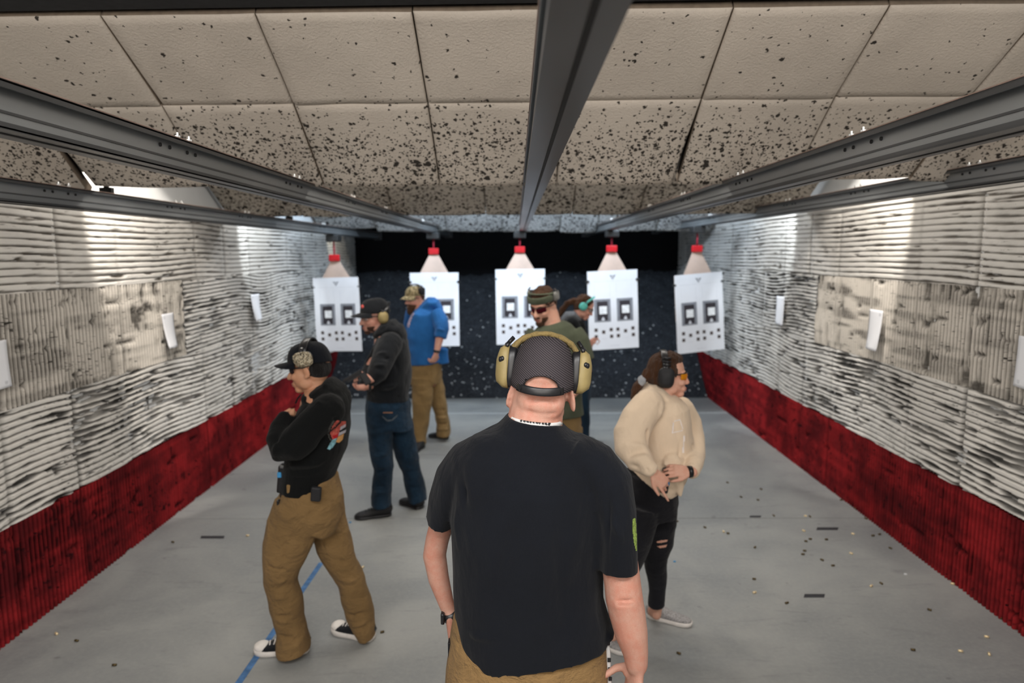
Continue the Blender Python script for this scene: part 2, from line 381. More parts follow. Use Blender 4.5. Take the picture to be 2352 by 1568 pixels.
# --- slanted ceiling baffles
def baffle_mat(name, base, dens0, dens1, z0, z1, sc=34, blur=0.0):
    t = NT(name, 0.95, 0.08); v = t.pos(); sp = t.n('ShaderNodeSeparateXYZ'); t.put(sp.inputs[0], t.pos())
    d = t.ramp(sp.outputs[2], z0, z1, dens0, dens1)
    d = t.math('MULTIPLY', d, t.ramp(t.noise(v, 1.7, 3), 0.3, 0.7, 0.55, 1.35))
    wv = t.n('ShaderNodeVectorMath'); wv.operation = 'MULTIPLY_ADD'
    nz = t.n('ShaderNodeTexNoise'); t.put(nz.inputs['Vector'], v); nz.inputs['Scale'].default_value = 60; nz.inputs['Detail'].default_value = 3
    t.put(wv.inputs[0], nz.outputs['Color']); wv.inputs[1].default_value = (0.028, 0.028, 0.028); t.put(wv.inputs[2], v)
    msk = None
    for k, s_ in enumerate((sc, sc*2.0, sc*0.42)):
        vo = t.n('ShaderNodeTexVoronoi'); t.put(vo.inputs['Vector'], wv.outputs[0]); vo.inputs['Scale'].default_value = s_
        wn = t.n('ShaderNodeTexWhiteNoise'); wn.noise_dimensions = '3D'; t.put(wn.inputs[0], vo.outputs['Color'])
        on = t.math('LESS_THAN', wn.outputs[0], t.math('MULTIPLY', d, (1.0, 0.9, 0.30)[k]))
        near = t.ramp(vo.outputs['Distance'], (0.28, 0.30, 0.20)[k], (0.37, 0.40, 0.26)[k], 1.0, 0.0)
        q = t.math('MULTIPLY', on, near); msk = q if msk is None else t.math('MAXIMUM', msk, q)
    c = t.mix(t.ramp(t.noise(v, 1.3, 5, 0.6), 0.3, 0.7), tuple(q*0.82 for q in base), base)
    c = t.mix(t.ramp(t.noise(v, 120, 3, 0.7), 0.55, 0.75, 0, 0.3), c, tuple(q*0.7 for q in base))
    c = t.mix(t.math('MULTIPLY', msk, 0.95), c, (0.018, 0.015, 0.013))
    t.color(c); t.bump(t.math('SUBTRACT', t.noise(v, 90, 3), t.math('MULTIPLY', msk, 0.8)), 0.5, 0.008); return t.m
TAN = (0.60, 0.53, 0.455)
M_b1 = baffle_mat('baffle_foam', TAN, 0.035, 0.62, 2.90, 2.66)
M_b2 = baffle_mat('baffle_foam_worn', (0.52, 0.465, 0.40), 0.7, 1.0, 2.95, 2.6, 22)
M_b3 = baffle_mat('baffle_foam_pitted', (0.56, 0.55, 0.53), 0.85, 1.0, 2.95, 2.5, 20)
M_edge = plain('foam_edge_brown', (0.20, 0.155, 0.115), 0.95)
def foam_panel(corners, thick, mat, parent, seed, sag=0.0, nx=12):
    """corners a b c d (top-left, top-right, bottom-right, bottom-left), a slab with rounded, slightly wavy faces"""
    a, b, c, d = [Vector(q) for q in corners]; nrm = (b-a).cross(d-a).normalized()
    if nrm.z > 0: nrm = -nrm
    bm = bmesh.new(); rows = []
    def pt(u, v_):
        p = a.lerp(b, u).lerp(d.lerp(c, u), v_); e = min(u, 1-u, v_, 1-v_)
        nzv = vn(np.array([[p.x*5, p.y*5, seed*1.7]]), seed)[0]*0.004
        return p+nrm*((0 if e > 0.001 else -0.010)+nzv)-Vector((0, 0, sag*v_*v_*math.sin(math.pi*u)))
    us_ = [0, 0.015]+[k/nx for k in range(1, nx)]+[0.985, 1]; n = len(us_)
    F_ = [[bm.verts.new(pt(u, v_)) for v_ in us_] for u in us_]
    B_ = [[bm.verts.new(pt(u, v_)-nrm*thick) for v_ in us_] for u in us_]
    for i in range(n-1):
        for j in range(n-1):
            bm.faces.new([F_[i][j], F_[i+1][j], F_[i+1][j+1], F_[i][j+1]]); bm.faces.new([B_[i][j], B_[i][j+1], B_[i+1][j+1], B_[i+1][j]])
        for (j, s_) in ((0, 1), (n-1, -1)):
            q = [F_[i][j], B_[i][j], B_[i+1][j], F_[i+1][j]]; bm.faces.new(q if s_ > 0 else q[::-1]).material_index = 1
            q = [F_[j][i], F_[j][i+1], B_[j][i+1], B_[j][i]]; bm.faces.new(q if s_ > 0 else q[::-1]).material_index = 1
    bmesh.ops.recalc_face_normals(bm, faces=bm.faces)
    me = bpy.data.meshes.new('foam_panel'); bm.to_mesh(me); bm.free()
    return link('foam_panel', me, [mat, M_edge], parent, True)
SEAM = [-2.84, -2.33, -1.69, -1.06, -0.42, 0.22, 0.88, 1.51, 2.15, 2.78]
def baffle(rows, label, mat, seed, tilt=0.0, drop=None, seams=SEAM):
    y, z = rows[-1]
    root = empty('ceiling_baffle', (0, y, z), label, 'baffle')
    prof = [(a, b) for a, b in rows]
    # backing board and its hangers
    (ya, za), (yb, zb) = rows[0], rows[-1]; dv = Vector((0, yb-ya, zb-za)); L = dv.length; up = Vector((0, -dv.z, dv.y)).normalized()
    if up.z < 0: up = -up
    M = Matrix.Rotation(math.atan2(zb-za, yb-ya), 3, 'X')
    MB().box(Vector((0, (ya+yb)/2, (za+zb)/2))+up*0.10, (2*XW-0.06, L*0.96, 0.02), M).build('backing_board', M_steel, root)
    k = seed
    for r in range(len(rows)-1):
        (y0, z0), (y1, z1) = rows[r], rows[r+1]
        for i in range(len(seams)-1):
            x0, x1 = seams[i]+0.003, seams[i+1]-0.003; k += 1
            g0 = g1 = 0.0; dz = 0
            if drop and r == len(rows)-2 and i in drop: g0, g1, dz = drop[i]
            j = lambda s_: (random.random()-0.5)*s_
            dzl, dzr = tilt*x0, tilt*x1; e = j(0.012)
            foam_panel([(x0, y0, z0+dzl), (x1, y0, z0+dzr), (x1-g1, y1+e, z1+dzr-dz+j(0.008)), (x0+g0, y1+e, z1+dzl-dz+j(0.012))], 0.055, mat, root, k, 0.008*(r == len(rows)-2))
    return root
M_steel = plain('painted_steel', (0.075, 0.078, 0.082), 0.45, 0.5, 0.6, sc=12)
baffle([(2.91, 3.115), (3.358, 2.856), (3.83, 2.515)], 'nearest slanted ceiling baffle of tan foam squares, speckled black on its lower half', M_b1, 100, 0.006,
       {5: (0, 0.028, 0.0), 6: (0.0, 0.0, 0.0), 0: (0, 0.03, 0.03), 1: (0.0, 0, -0.012), 7: (0, 0, -0.015)})
baffle([(5.90, 3.06), (6.35, 2.80), (6.80, 2.515)], 'middle slanted ceiling baffle of worn tan foam, partly hidden behind the nearest one', M_b2, 200, 0.004, seams=[-2.84, -2.1, -1.2, -0.3, 0.55, 1.2, 1.9, 2.78])
baffle([(9.05, 2.97), (9.5, 2.72), (9.95, 2.45)], 'farthest slanted ceiling baffle of pitted foam, lit pale blue above the black bank', M_b3, 300, 0.0, {4: (0, 0, 0.02), 0: (0, 0, -0.05), 1: (0, 0, -0.01)}, seams=[-2.84, -2.0, -1.0, -0.2, 0.62, 1.15, 2.0, 2.78])
# dark beam above the top of the nearest baffle
MB().box((0, 2.80, 3.238), (2*XW-0.02, 0.16, 0.17), Matrix.Rotation(-0.009, 3, 'Y')).box((0, 2.74, 3.147), (2*XW-0.02, 0.30, 0.012), Matrix.Rotation(-0.009, 3, 'Y')).build('steel_beam', M_dark)
tag(bpy.data.objects['steel_beam'], 'black steel beam crossing the top edge of the view above the nearest baffle', 'beam')

# --- lamp housings where the wall spots are
M_lampglass = NT('lamp_lens'); M_lampglass.b.inputs['Emission Color'].default_value = (1, 0.95, 0.88, 1); M_lampglass.b.inputs['Emission Strength'].default_value = 6; M_lampglass = M_lampglass.m
where = ['above the left wall behind the nearest baffle', 'above the right wall behind the nearest baffle', 'above the left wall behind the middle baffle', 'above the right wall behind the middle baffle', 'above the left wall behind the farthest baffle']
for (x, y, z, p, c), wh in zip(SPOTS, where):
    r = empty('spotlight', (x, y, z+0.09), 'small ceiling spotlight hidden '+wh, 'lamp')
    MB().tube([(x, y, z+0.1), (x, y, 3.335)], 0.012, 8).build('stem', M_steel, r, True)
    MB().tube([(x, y, z+0.12), (x, y, z+0.05)], [0.07, 0.09], 20).build('housing', M_steel, r, True)
    MB().tube([(x, y, z+0.052), (x, y, z+0.046)], [0.08, 0.08], 20).build('lens', M_lampglass, r)

# --- overhead rails
def mat_rail(name, a, b, r0, r1, met):
    t = NT(name, 0.33, 0.5, met); n = t.noise(t.pos((1, 0.25, 1)), 5, 4, 0.5)
    t.color(t.mix(t.ramp(n, 0.3, 0.7), a, b)); t.put(t.b.inputs['Roughness'], t.ramp(n, 0.25, 0.75, r0, r1)); return t.m
M_web = mat_rail('pale_web', (0.34, 0.36, 0.37), (0.46, 0.48, 0.49), 0.34, 0.42, 0.65)  # web toned paler than the flanges of the same rail
M_rail = mat_rail('dark_flange', (0.11, 0.115, 0.12), (0.17, 0.175, 0.18), 0.34, 0.44, 0.7); M_bolt = plain('zinc_bolt', (0.8, 0.8, 0.78), 0.3, 0.5, 0.3); M_slot = plain('dark_slot', (0.02, 0.02, 0.02), 0.7)
M_lip = plain('copper_edge', (0.42, 0.30, 0.25), 0.45, 0.4, 0.5)
RAILS = [(-2.35, 2.385, 2.4, 'outermost overhead steel rail along the left wall'), (-1.15, 2.418, 2.6, 'overhead steel rail between the centre rail and the left outermost rail'),
         (0.083, 2.425, 3.0, 'centre overhead steel rail running straight down the middle of the range'), (1.17, 2.425, 2.6, 'overhead steel rail between the centre rail and the right outermost rail'), (2.35, 2.47, 2.4, 'outermost overhead steel rail along the right wall')]
RAILEND = [11.7, 11.7, 9.55, 11.7, 11.7]
for (x, zb, q, lab), ye in zip(RAILS, RAILEND):
    root = empty('overhead_rail', (x, 0.2, zb), lab, 'rail')
    H = 0.108; Wf = 0.092; ya = -0.6; L = ye-ya; yc = (ya+ye)/2
    bm = MB()
    bm.box((x, yc, zb+0.003), (Wf, L, 0.006)); bm.box((x, yc, zb+H-0.003), (Wf, L, 0.006))
    for s_ in (-1, 1):
        bm.mi = 1; bm.box((x+s_*0.012, yc, zb+H/2), (0.004, L, H-0.01)); bm.mi = 0
        bm.box((x+s_*(Wf/2-0.002), yc, zb+0.009), (0.004, L, 0.014)); bm.box((x+s_*(Wf/2-0.002), yc, zb+H-0.010), (0.004, L, 0.016))
        bm.box((x+s_*0.0155, yc, zb+H*0.42), (0.004, L, 0.006))
    bm.build('beam', [M_rail, M_web], root)
    MB().box((x+0.006, yc, zb-0.0006), (0.009, L-0.02, 0.003)).build('slot', M_slot, root)
    for s_ in (-1, 1): MB().box((x+s_*(Wf/2), yc, zb+H+0.0005), (0.005, L, 0.003)).build('edge_lip', M_lip, root)
    side = 1 if x < 0.05 else -1
    for k, yb in enumerate((2.35, 3.55, 4.75, 5.95, 8.3)):
        for dy in (-0.03, 0.05):
            b_ = MB(); b_.tube([(x+side*0.03, yb+dy, zb+H), (x+side*0.03, yb+dy, zb+H+0.012)], 0.009, 6); b_.tube([(x+side*0.03, yb+dy, zb+H+0.012), (x+side*0.03, yb+dy, zb+H+0.022)], 0.004, 8)
            b_.build('bolt', M_bolt, root)
        for dy in (-0.12, -0.06, 0.06, 0.12): MB().tube([(x+side*0.012, yb+dy, zb+H*0.72), (x+side*0.019, yb+dy, zb+H*0.72)], 0.0065, 8).build('hole_disc', M_slot, root)  # dark discs on the web, painting the shade inside small holes
    for yh in (1.2, 3.98, 7.15, 10.2):
        if abs(x) < 1 and yh > 10: continue
        bm = MB(); bm.box((x, yh, zb+H+0.02), (0.07, 0.03, 0.03)); bm.box((x, yh, zb+H+0.09), (0.022, 0.022, 0.13)); bm.box((x-0.01, yh, zb+H+0.075), (0.07, 0.03, 0.016)); bm.tube([(x, yh, zb+H+0.1), (x, yh, 3.34)], 0.007, 8)
        bm.build('hanger', M_slot, root)
    if ye > 10: MB().box((x, ye+0.01, zb+H/2), (Wf+0.03, 0.05, H+0.03), bevel=0.006).build('end_stop', M_steel, root)

# --- carriers, targets
M_red = plain('red_plastic', (0.50, 0.006, 0.012), 0.45, 0.4); M_redrod = plain('red_rod', (0.33, 0.02, 0.04), 0.5)
M_card = plain('cardboard', (0.60, 0.45, 0.37), 0.85, sc=4, var=0.12); M_paper = plain('target_paper', (0.83, 0.84, 0.88), 0.8, 0.2, sc=3, var=0.025)
M_g1 = plain('grey_print', (0.24, 0.25, 0.28), 0.85); M_g2 = plain('dark_print', (0.040, 0.034, 0.040), 0.85); M_g3 = plain('brown_print', (0.075, 0.055, 0.052), 0.85); M_wp = plain('white_print', (0.86, 0.87, 0.88), 0.85); M_clip = plain('black_clip', (0.02, 0.02, 0.02), 0.4, 0.5); M_faint = plain('faint_print', (0.66, 0.67, 0.71), 0.85)
#  px of the hook, distance, clamp y, paper-top y, lateral swing (deg about z), roll (deg), label
TG = [(768, 8.8, 592, 637, -10, 1.6, 0, 'paper target hanging nearest the left wall, lowest of the five'), (996, 9.25, 577, 626, 3, 0.2, 1, 'paper target partly hidden by the man in the blue hoodie'),
      (1194, 9.15, 573, 618, 2, 0.6, 2, 'paper target in the centre, partly hidden by the man in the green shirt'), (1405, 8.75, 571, 621, 8, 2.4, 3, 'paper target right of centre, beside the woman with turquoise ear muffs'), (1601, 8.75, 571, 628, 12, 4.2, 4, 'paper target hanging nearest the right wall, tilted clockwise')]
WID = [0.625, 0.655, 0.66, 0.66, 0.66]
def target(px, d, yc, yt, rz, roll, ri, lab, W):
    base = P(px, yc, d); k = S(px, yc, d)
    car = empty('target_carrier', (base.x, d, base.z), 'black trolley with red clamp holding the '+['paper target nearest the left wall', 'target behind the man in blue', 'target in the centre', 'target right of centre', 'paper target nearest the right wall'][ri], 'target carrier')
    zr = RAILS[ri][1]
    b = MB(); b.box((base.x, d, zr-0.0445), (0.16, 0.20, 0.085), bevel=0.012)
    b.build('trolley', M_clip, car)
    MB().tube([(base.x, d, zr-0.08), (base.x, d, base.z+0.03)], 0.011, 10).build('rod', M_redrod, car, True)
    MB().box((base.x, d, base.z), (0.135, 0.05, 0.085), bevel=0.01).build('clamp', M_red, car)
    tp = P(px, yt, d)
    tr = empty('paper_target', (base.x, d, base.z), lab, 'target'); tr['group'] = 'paper targets at the end of the range'
    Mx = Matrix.Translation(base) @ Matrix.Rotation(R(rz), 4, 'Z') @ Matrix.Rotation(R(-roll), 4, 'Y')
    zt = tp.z-base.z; Hh = W*1.53
    m = MB(); m.mi = 0
    m.prism([(-0.055, 0.012, -0.035), (0.055, 0.012, -0.035), (0.205, 0.012, zt-0.03), (-0.205, 0.012, zt-0.03)], (0, 0.006, 0)); m.box((0, 0.0155, zt-0.30), (W-0.02, 0.006, 0.58)); 
    m.xf(Mx).build('cardboard', [M_card, M_card], tr)
    # a gently bowed sheet with its print on it
    def bow(x, z): return -0.004+0.012*(x/(W/2))**2*(1 if ri % 2 else -1)*0.6+0.004*math.sin(9*z)-0.03*max(0, (zt-z)/Hh-0.5)**2
    def sheet(x0, z0, x1, z1, lift, mi, bmx, n=8, nz=10):
        vs = [[bmx.verts.new((x0+(x1-x0)*i/n, bow(x0+(x1-x0)*i/n, z0+(z1-z0)*j/nz)-lift, z0+(z1-z0)*j/nz)) for j in range(nz+1)] for i in range(n+1)]
        for i in range(n):
            for j in range(nz):
                f = bmx.faces.new([vs[i][j], vs[i+1][j], vs[i+1][j+1], vs[i][j+1]]); f.material_index = mi
    bm = bmesh.new(); X = lambda u: (u-0.5)*W; Z = lambda v_: zt-v_*Hh
    r = lambda u0, v0, u1, v1, lift, mi: sheet(X(u0), Z(v1), X(u1), Z(v0), lift, mi, bm)
    r(0, 0, 1, 1, 0, 0)
    for u in (0.12, 0.57):
        r(u, 0.355, u+0.325, 0.645, 0.0012, 1); r(u+0.055, 0.385, u+0.268, 0.625, 0.0024, 2); r(u+0.10, 0.445, u+0.25, 0.545, 0.0036, 4); r(u+0.14, 0.60, u+0.20, 0.628, 0.0036, 5); r(u+0.155, 0.585, u+0.185, 0.60, 0.0036, 5)
    for (u, v_) in ((0.145, 0.745), (0.145, 0.83), (0.295, 0.775), (0.445, 0.748), (0.452, 0.835), (0.58, 0.748), (0.588, 0.832), (0.735, 0.775), (0.885, 0.745), (0.892, 0.83)):
        r(u-0.031, v_-0.021, u+0.031, v_+0.021, 0.0012, 3)
    for (u, v_, a, b_) in ((0.1, 0.13, 0.9, 0.133), (0.13, 0.16, 0.133, 0.33), (0.44, 0.16, 0.443, 0.33), (0.57, 0.16, 0.573, 0.33), (0.87, 0.16, 0.873, 0.33), (0.25, 0.86, 0.36, 0.863), (0.68, 0.86, 0.80, 0.863), (0.42, 0.955, 0.6, 0.96)):
        r(u, v_, a, b_, 0.0012, 5)
    for s_ in (-1, 1):   # winged V emblem
        for poly in (((0.0, 0.118), (0.018, 0.098), (0.066, 0.052), (0.030, 0.060), (0.004, 0.090)), ((0.004, 0.075), (0.02, 0.068), (0.026, 0.055), (0.008, 0.06))):
            pts = [bm.verts.new((X(0.5+s_*u), bow(X(0.5+s_*u), Z(v_))-0.0014, Z(v_))) for u, v_ in poly]
            f = bm.faces.new(pts if s_ > 0 else pts[::-1]); f.material_index = 1
    bmesh.ops.transform(bm, matrix=Mx, verts=bm.verts); me = bpy.data.meshes.new('paper'); bm.to_mesh(me); bm.free()
    pa = link('paper', me, [M_paper, M_g1, M_g2, M_g3, M_wp, M_faint], tr, False)
    so = pa.modifiers.new('t', 'SOLIDIFY'); so.thickness = 0.0006; so.offset = 1
    for s_ in (-1, 1):
        c = MB(); c.box((s_*(W/2-0.002), 0.004, Z(0.125)), (0.04, 0.03, 0.028), bevel=0.004); c.tube([(s_*(W/2+0.012), 0.0, Z(0.125)), (s_*(W/2+0.03), -0.01, Z(0.12))], 0.005, 6)
        c.xf(Mx).build('binder_clip', M_clip, tr)
for t_, W in zip(TG, WID): target(*t_, W)

# --- sheets pinned on the side walls
def wall_sheet(side, px0, px1, py0, py1, lab, curl):
    sx = side; xw = sx*(XW-0.035)
    def at(px, py): r = ray(px, py); return CO+r*(xw/r.x)
    a = at(px0, py0); b = at(px1, py0); y0, y1 = sorted((a.y, b.y)); z1 = a.z; z0 = at(px0, py1).z
    bm = bmesh.new(); n = 8; nz = 14; vs = []
    for i in range(n+1):
        for_ = []
        for j in range(nz+1):
            y = y0+(y1-y0)*i/n; z = z0+(z1-z0)*j/nz; t = 1-j/nz
            x = xw-sx*(0.004+curl*t*t*0.6+curl*0.5*math.sin(3.0*(i/n)+0.6)*(1-j/nz))
            for_.append(bm.verts.new((x, y, z)))
        vs.append(for_)
    for i in range(n):
        for j in range(nz):
            f = bm.faces.new([vs[i][j], vs[i+1][j], vs[i+1][j+1], vs[i][j+1]]); f.material_index = 1 if (i in (1,) and j == nz-2) or (i == n-2 and j == 1) else 0
    me = bpy.data.meshes.new('paper_sheet'); bm.to_mesh(me); bm.free()
    o = link('paper_sheet', me, [M_paper, M_faint]); so = o.modifiers.new('t', 'SOLIDIFY'); so.thickness = 0.0006
    tag(o, lab, 'paper sheet')
wall_sheet(-1, -60, 14, 792, 908, 'white paper sheet on the left foam wall, nearest, cut by the picture edge', 0.02)
wall_sheet(-1, 370, 397, 722, 802, 'white paper sheet in the middle of the left foam wall, curling at its foot', 0.05)
wall_sheet(-1, 575, 595, 677, 738, 'white paper sheet farthest down the left foam wall', 0.05)
wall_sheet(1, 1785, 1803, 679, 744, 'white paper sheet farthest down the right foam wall', 0.01)
wall_sheet(1, 1999, 2030, 709, 800, 'white paper sheet in the middle of the right foam wall', 0.04)
wall_sheet(1, 2342, 2410, 770, 888, 'white paper sheet on the right foam wall, nearest, cut by the picture edge', 0.02)

# --- floor marks, casings
M_tape = plain('dark_tape', (0.035, 0.035, 0.04), 0.6); M_blue = plain('blue_paint_line', (0.07, 0.17, 0.36), 0.7, var=0.3, sc=20)
def floor_quad(name, pts, mat, h=0.0015):
    o = MB().prism([Vector((p.x, p.y, 0.0002)) for p in pts], (0, 0, h)).build(name, mat); return o
def mark(px0, px1, py, hpx, lab):
    a = G(px0, py-hpx/2); b = G(px1, py-hpx/2); c = G(px1-2, py+hpx/2); d = G(px0-2, py+hpx/2)
    tag(floor_quad('tape_strip', [d, c, b, a], M_tape), lab, 'tape')
mark(462, 516, 1233.5, 6, 'short black tape strip on the floor left of the man in brown trousers')
mark(1723, 1749, 1186, 4, 'smallest black tape strip, just in front of the floor joint on the right')
mark(1877, 1926, 1214, 6, 'short black tape strip on the right floor beyond the nearer one')
mark(1848, 1895, 1368, 8, 'nearest short black tape strip on the right floor')
a, b = G(548, 1568), G(738, 1292)
dv = (b-a); a = a-dv*0.35; n = Vector((dv.y, -dv.x, 0)).normalized()*0.018
tag(floor_quad('floor_line', [a-n, a+n, b+n, b-n], M_blue, 0.001), 'worn blue line on the concrete passing under the walking man', 'floor line')
M_brass = plain('brass', (0.95, 0.76, 0.46), 0.35, 0.6, 0.35, var=0.05); M_brown = plain('tarnished_brass', (0.12, 0.085, 0.035), 0.45, 0.5, 0.7)
def casing(px, py, bright, d=None):
    p = G(px, py); r = 0.0062; L = 0.021
    m = MB(); th = random.uniform(0, 3.14); 
    m.tube([(-L/2, 0, r), (L/2-0.003, 0, r)], r, 10, ref=(0, 0, 1)); m.tube([(L/2-0.003, 0, r), (L/2-0.002, 0, r)], r*0.8, 10, ref=(0, 0, 1)); m.tube([(L/2-0.002, 0, r), (L/2, 0, r)], r*1.03, 10, ref=(0, 0, 1))
    m.xf(Matrix.Rotation(th, 4, 'Z'))
    o = m.build('shell_casing', M_brass if bright else M_brown, None, True); o.location = (p.x, p.y, 0.0004)
    tag(o, 'small bright brass shell casing lying on the concrete floor' if bright else 'small dull dark shell casing lying on the concrete floor', 'shell casing', 'bright brass casings on the floor' if bright else 'dull dark casings on the floor')
for px, py in ((569, 1231), (833, 1304), (1850, 1186), (1846, 1220), (1959, 1227), (1955, 1272), (1662, 1222), (1733, 1362), (2001, 1347), (2188, 1342), (2266, 1464), (2206, 1497), (2272, 1504), (2302, 1413), (130, 1457)): casing(px, py, True)
for px, py in ((1702, 1142), (1741, 1149), (1777, 1185), (1748, 1124), (1619, 1212), (1734, 1258), (1851, 1244), (1861, 1239), (1898, 1240), (1848, 1266), (1844, 1274), (1888, 1287), (1913, 1300), (1732, 1331), (1807, 1386), (1965, 1168), (1989, 1192), (2005, 1231), (2020, 1228), (2045, 1260), (2024, 1341), (2135, 1402), (2097, 1494), (2300, 1421), (1932, 1149), (176, 1473), (263, 1529), (397, 1246), (878, 1453), (1559, 1502), (1671, 1109), (1555, 1198), (1860, 1187), (1672, 1226)): casing(px, py, False)
M_bl = plain('blue_bit', (0.05, 0.25, 0.5), 0.6); M_gr = plain('pale_bit', (0.75, 0.78, 0.8), 0.4)
for px, py, m, lab in ((804, 1200, M_bl, 'small blue fragment on the floor beside the man in jeans'), (1549, 1290, M_bl, 'small blue fragment on the floor beside the woman in beige'), (2079, 1319, M_gr, 'small pale metal fragment on the right floor')):
    p = G(px, py); o = MB().prism([(-0.009, -0.005, 0), (0.008, -0.007, 0), (0.011, 0.004, 0), (-0.004, 0.008, 0)], (0, 0, 0.006)).build('fragment', m); o.location = (p.x, p.y, 0.0003); tag(o, lab, 'debris')
# ================================================================== PEOPLE: shared builders
V = Vector
def T(mb, rows, d, dep=None, sq=2.0, round_=True, n=18, ref=(0, 1, 0)):
    """rows of (px, py, half width in px, half depth in m, distance)"""
    pts = []; rad = []
    for r in rows:
        dd = r[4] if len(r) > 4 and r[4] else d; s = S(r[0], r[1], dd); a = r[2]*s
        b = r[3] if len(r) > 3 and r[3] else (dep if dep else a)
        pts.append(P(r[0], r[1], dd)); rad.append((a, b))
    mb.tube(pts, rad, n=n, ref=ref, round_=round_, sq=sq); return pts
def fl(x0, y0, x1, y1, d, w, amp): return (tuple(P(x0, y0, d)), tuple(P(x1, y1, d)), w, amp)
def frame(o, f, u=(0, 0, 1), k=1.0):
    f = V(f).normalized(); u = V(u); r = f.cross(u).normalized(); u = r.cross(f).normalized()
    M = Matrix((r, f, u)).transposed().to_4x4(); return Matrix.Translation(o) @ M @ Matrix.Diagonal((k, k, k, 1))
def ellM(mb, M, c, r, rot=None):
    g = Matrix.Translation(c) @ (rot.to_4x4() if rot else Matrix()) @ Matrix.Diagonal((r[0], r[1], r[2], 1))
    gg = bmesh.ops.create_uvsphere(mb.bm, u_segments=20, v_segments=14, radius=1, matrix=M @ g)
    for v in gg['verts']:
        for f in v.link_faces: f.material_index = mb.mi
def tubM(mb, M, pts, rad, n=12, **kw):
    k = M.to_scale()[0]
    rad = [(a*k if not isinstance(a, tuple) else (a[0]*k, a[1]*k)) for a in (rad if isinstance(rad, list) else [rad]*len(pts))]
    ref = M.to_3x3() @ V(kw.pop('ref', (0, 1, 0)))
    mb.tube([M @ V(p) for p in pts], rad, n=n, ref=ref, **kw)
def add_head(mb, H, jaw=1.0, ns=1.0):
    e = lambda c, r: ellM(mb, H, c, r)
    e((0, -0.012, 0.032), (0.075, 0.096, 0.088)); e((0, 0.030, -0.030), (0.061*jaw, 0.060, 0.080)); e((0, 0.022, -0.062), (0.054*jaw, 0.058, 0.040))
    e((0, 0.066, -0.098), (0.026*jaw, 0.024, 0.020)); e((0, 0.070, 0.022), (0.052, 0.022, 0.014)); e((0, -0.03, -0.03), (0.062, 0.06, 0.05))
    for s in (-1, 1):
        e((s*0.036, 0.062, -0.030), (0.024, 0.026, 0.022)); e((s*0.046, 0.012, -0.070), (0.018*jaw, 0.036, 0.026))
        ellM(mb, H, (s*0.079, -0.012, -0.010), (0.007, 0.019, 0.031), Matrix.Rotation(R(-12), 3, 'X') @ Matrix.Rotation(R(s*18), 3, 'Z'))
        e((s*0.080, -0.006, -0.034), (0.006, 0.010, 0.010))
        e((s*0.013, 0.098, -0.036), (0.009, 0.011, 0.008))
    tubM(mb, H, [(0, 0.082, 0.012), (0, 0.094+0.004*ns, -0.012), (0, 0.098+0.012*ns, -0.033)], [0.010*ns, 0.011*ns, 0.014*ns], round_=True)
    e((0, 0.089, -0.064), (0.023, 0.011, 0.0065)); e((0, 0.087, -0.076), (0.020, 0.011, 0.008)); e((0, 0.078, -0.068), (0.03, 0.018, 0.022))
def sockets(H):
    out = []
    for s in (-1, 1):
        out.append((H @ V((s*0.032, 0.088, 0.002)), 0.014, -(H.to_3x3() @ V((0, 0.007, 0)))))
    return [(tuple(a), b, tuple(c)) for a, b, c in out]
M_eye = plain('eye_white', (0.7, 0.68, 0.65), 0.2, 0.5, bump=0); M_iris = plain('eye_dark', (0.03, 0.02, 0.015), 0.15, 0.5, bump=0)
def eyes(H, par, brow):
    for s in (-1, 1):
        m = MB(); ellM(m, H, (s*0.031, 0.074, 0.001), (0.0125, 0.0125, 0.009)); m.mi = 1; ellM(m, H, (s*0.031, 0.0815, 0.001), (0.0055, 0.0055, 0.0055)); m.build('eye', [M_eye, M_iris], par, True)
        m = MB(); tubM(m, H, [(s*0.015, 0.090, 0.020), (s*0.032, 0.089, 0.026), (s*0.050, 0.074, 0.020)], [0.0035, 0.0045, 0.003], n=8, round_=True); m.build('eyebrow', brow, par, True)
def lips(H, par, mat):
    m = MB(); ellM(m, H, (0, 0.0955, -0.0645), (0.021, 0.006, 0.0042)); ellM(m, H, (0, 0.094, -0.074), (0.017, 0.0065, 0.0052)); m.build('lips', mat, par, True)
def dome(H, rx, ry, ztop, z0, tilt, yc=-0.008, nth=56, ns=14, arch=0.0, pw=0.62, th0=0, th1=360):
    bm = bmesh.new(); rows = []
    for i in range(nth+1):
        th = R(th0+(th1-th0)*i/nth); col = []
        bx, by = rx*math.cos(th), ry*math.sin(th)+yc; zb = z0+tilt*by
        for j in range(ns+1):
            a = R(90)*j/ns; r_ = math.cos(a)**pw if j < ns else 0.0
            x = rx*r_*math.cos(th); y = ry*r_*math.sin(th)+yc; z = zb+(ztop-zb)*math.sin(a)
            if arch and by < 0:
                lim = zb+arch*math.sqrt(max(0, 1-(bx/0.052)**2)); z = max(z, lim) if abs(bx) < 0.052 else z
            col.append(bm.verts.new(H @ V((x, y, z))))
        rows.append(col)
    for i in range(nth):
        for j in range(ns):
            try: bm.faces.new([rows[i][j], rows[i+1][j], rows[i+1][j+1], rows[i][j+1]])
            except ValueError: pass
    bmesh.ops.remove_doubles(bm, verts=bm.verts, dist=0.0004); bmesh.ops.recalc_face_normals(bm, faces=bm.faces)
    me = bpy.data.meshes.new('cap'); bm.to_mesh(me); bm.free(); return me
def solid(o, t=0.0025, off=1):
    m = o.modifiers.new('t', 'SOLIDIFY'); m.thickness = t; m.offset = off; return o
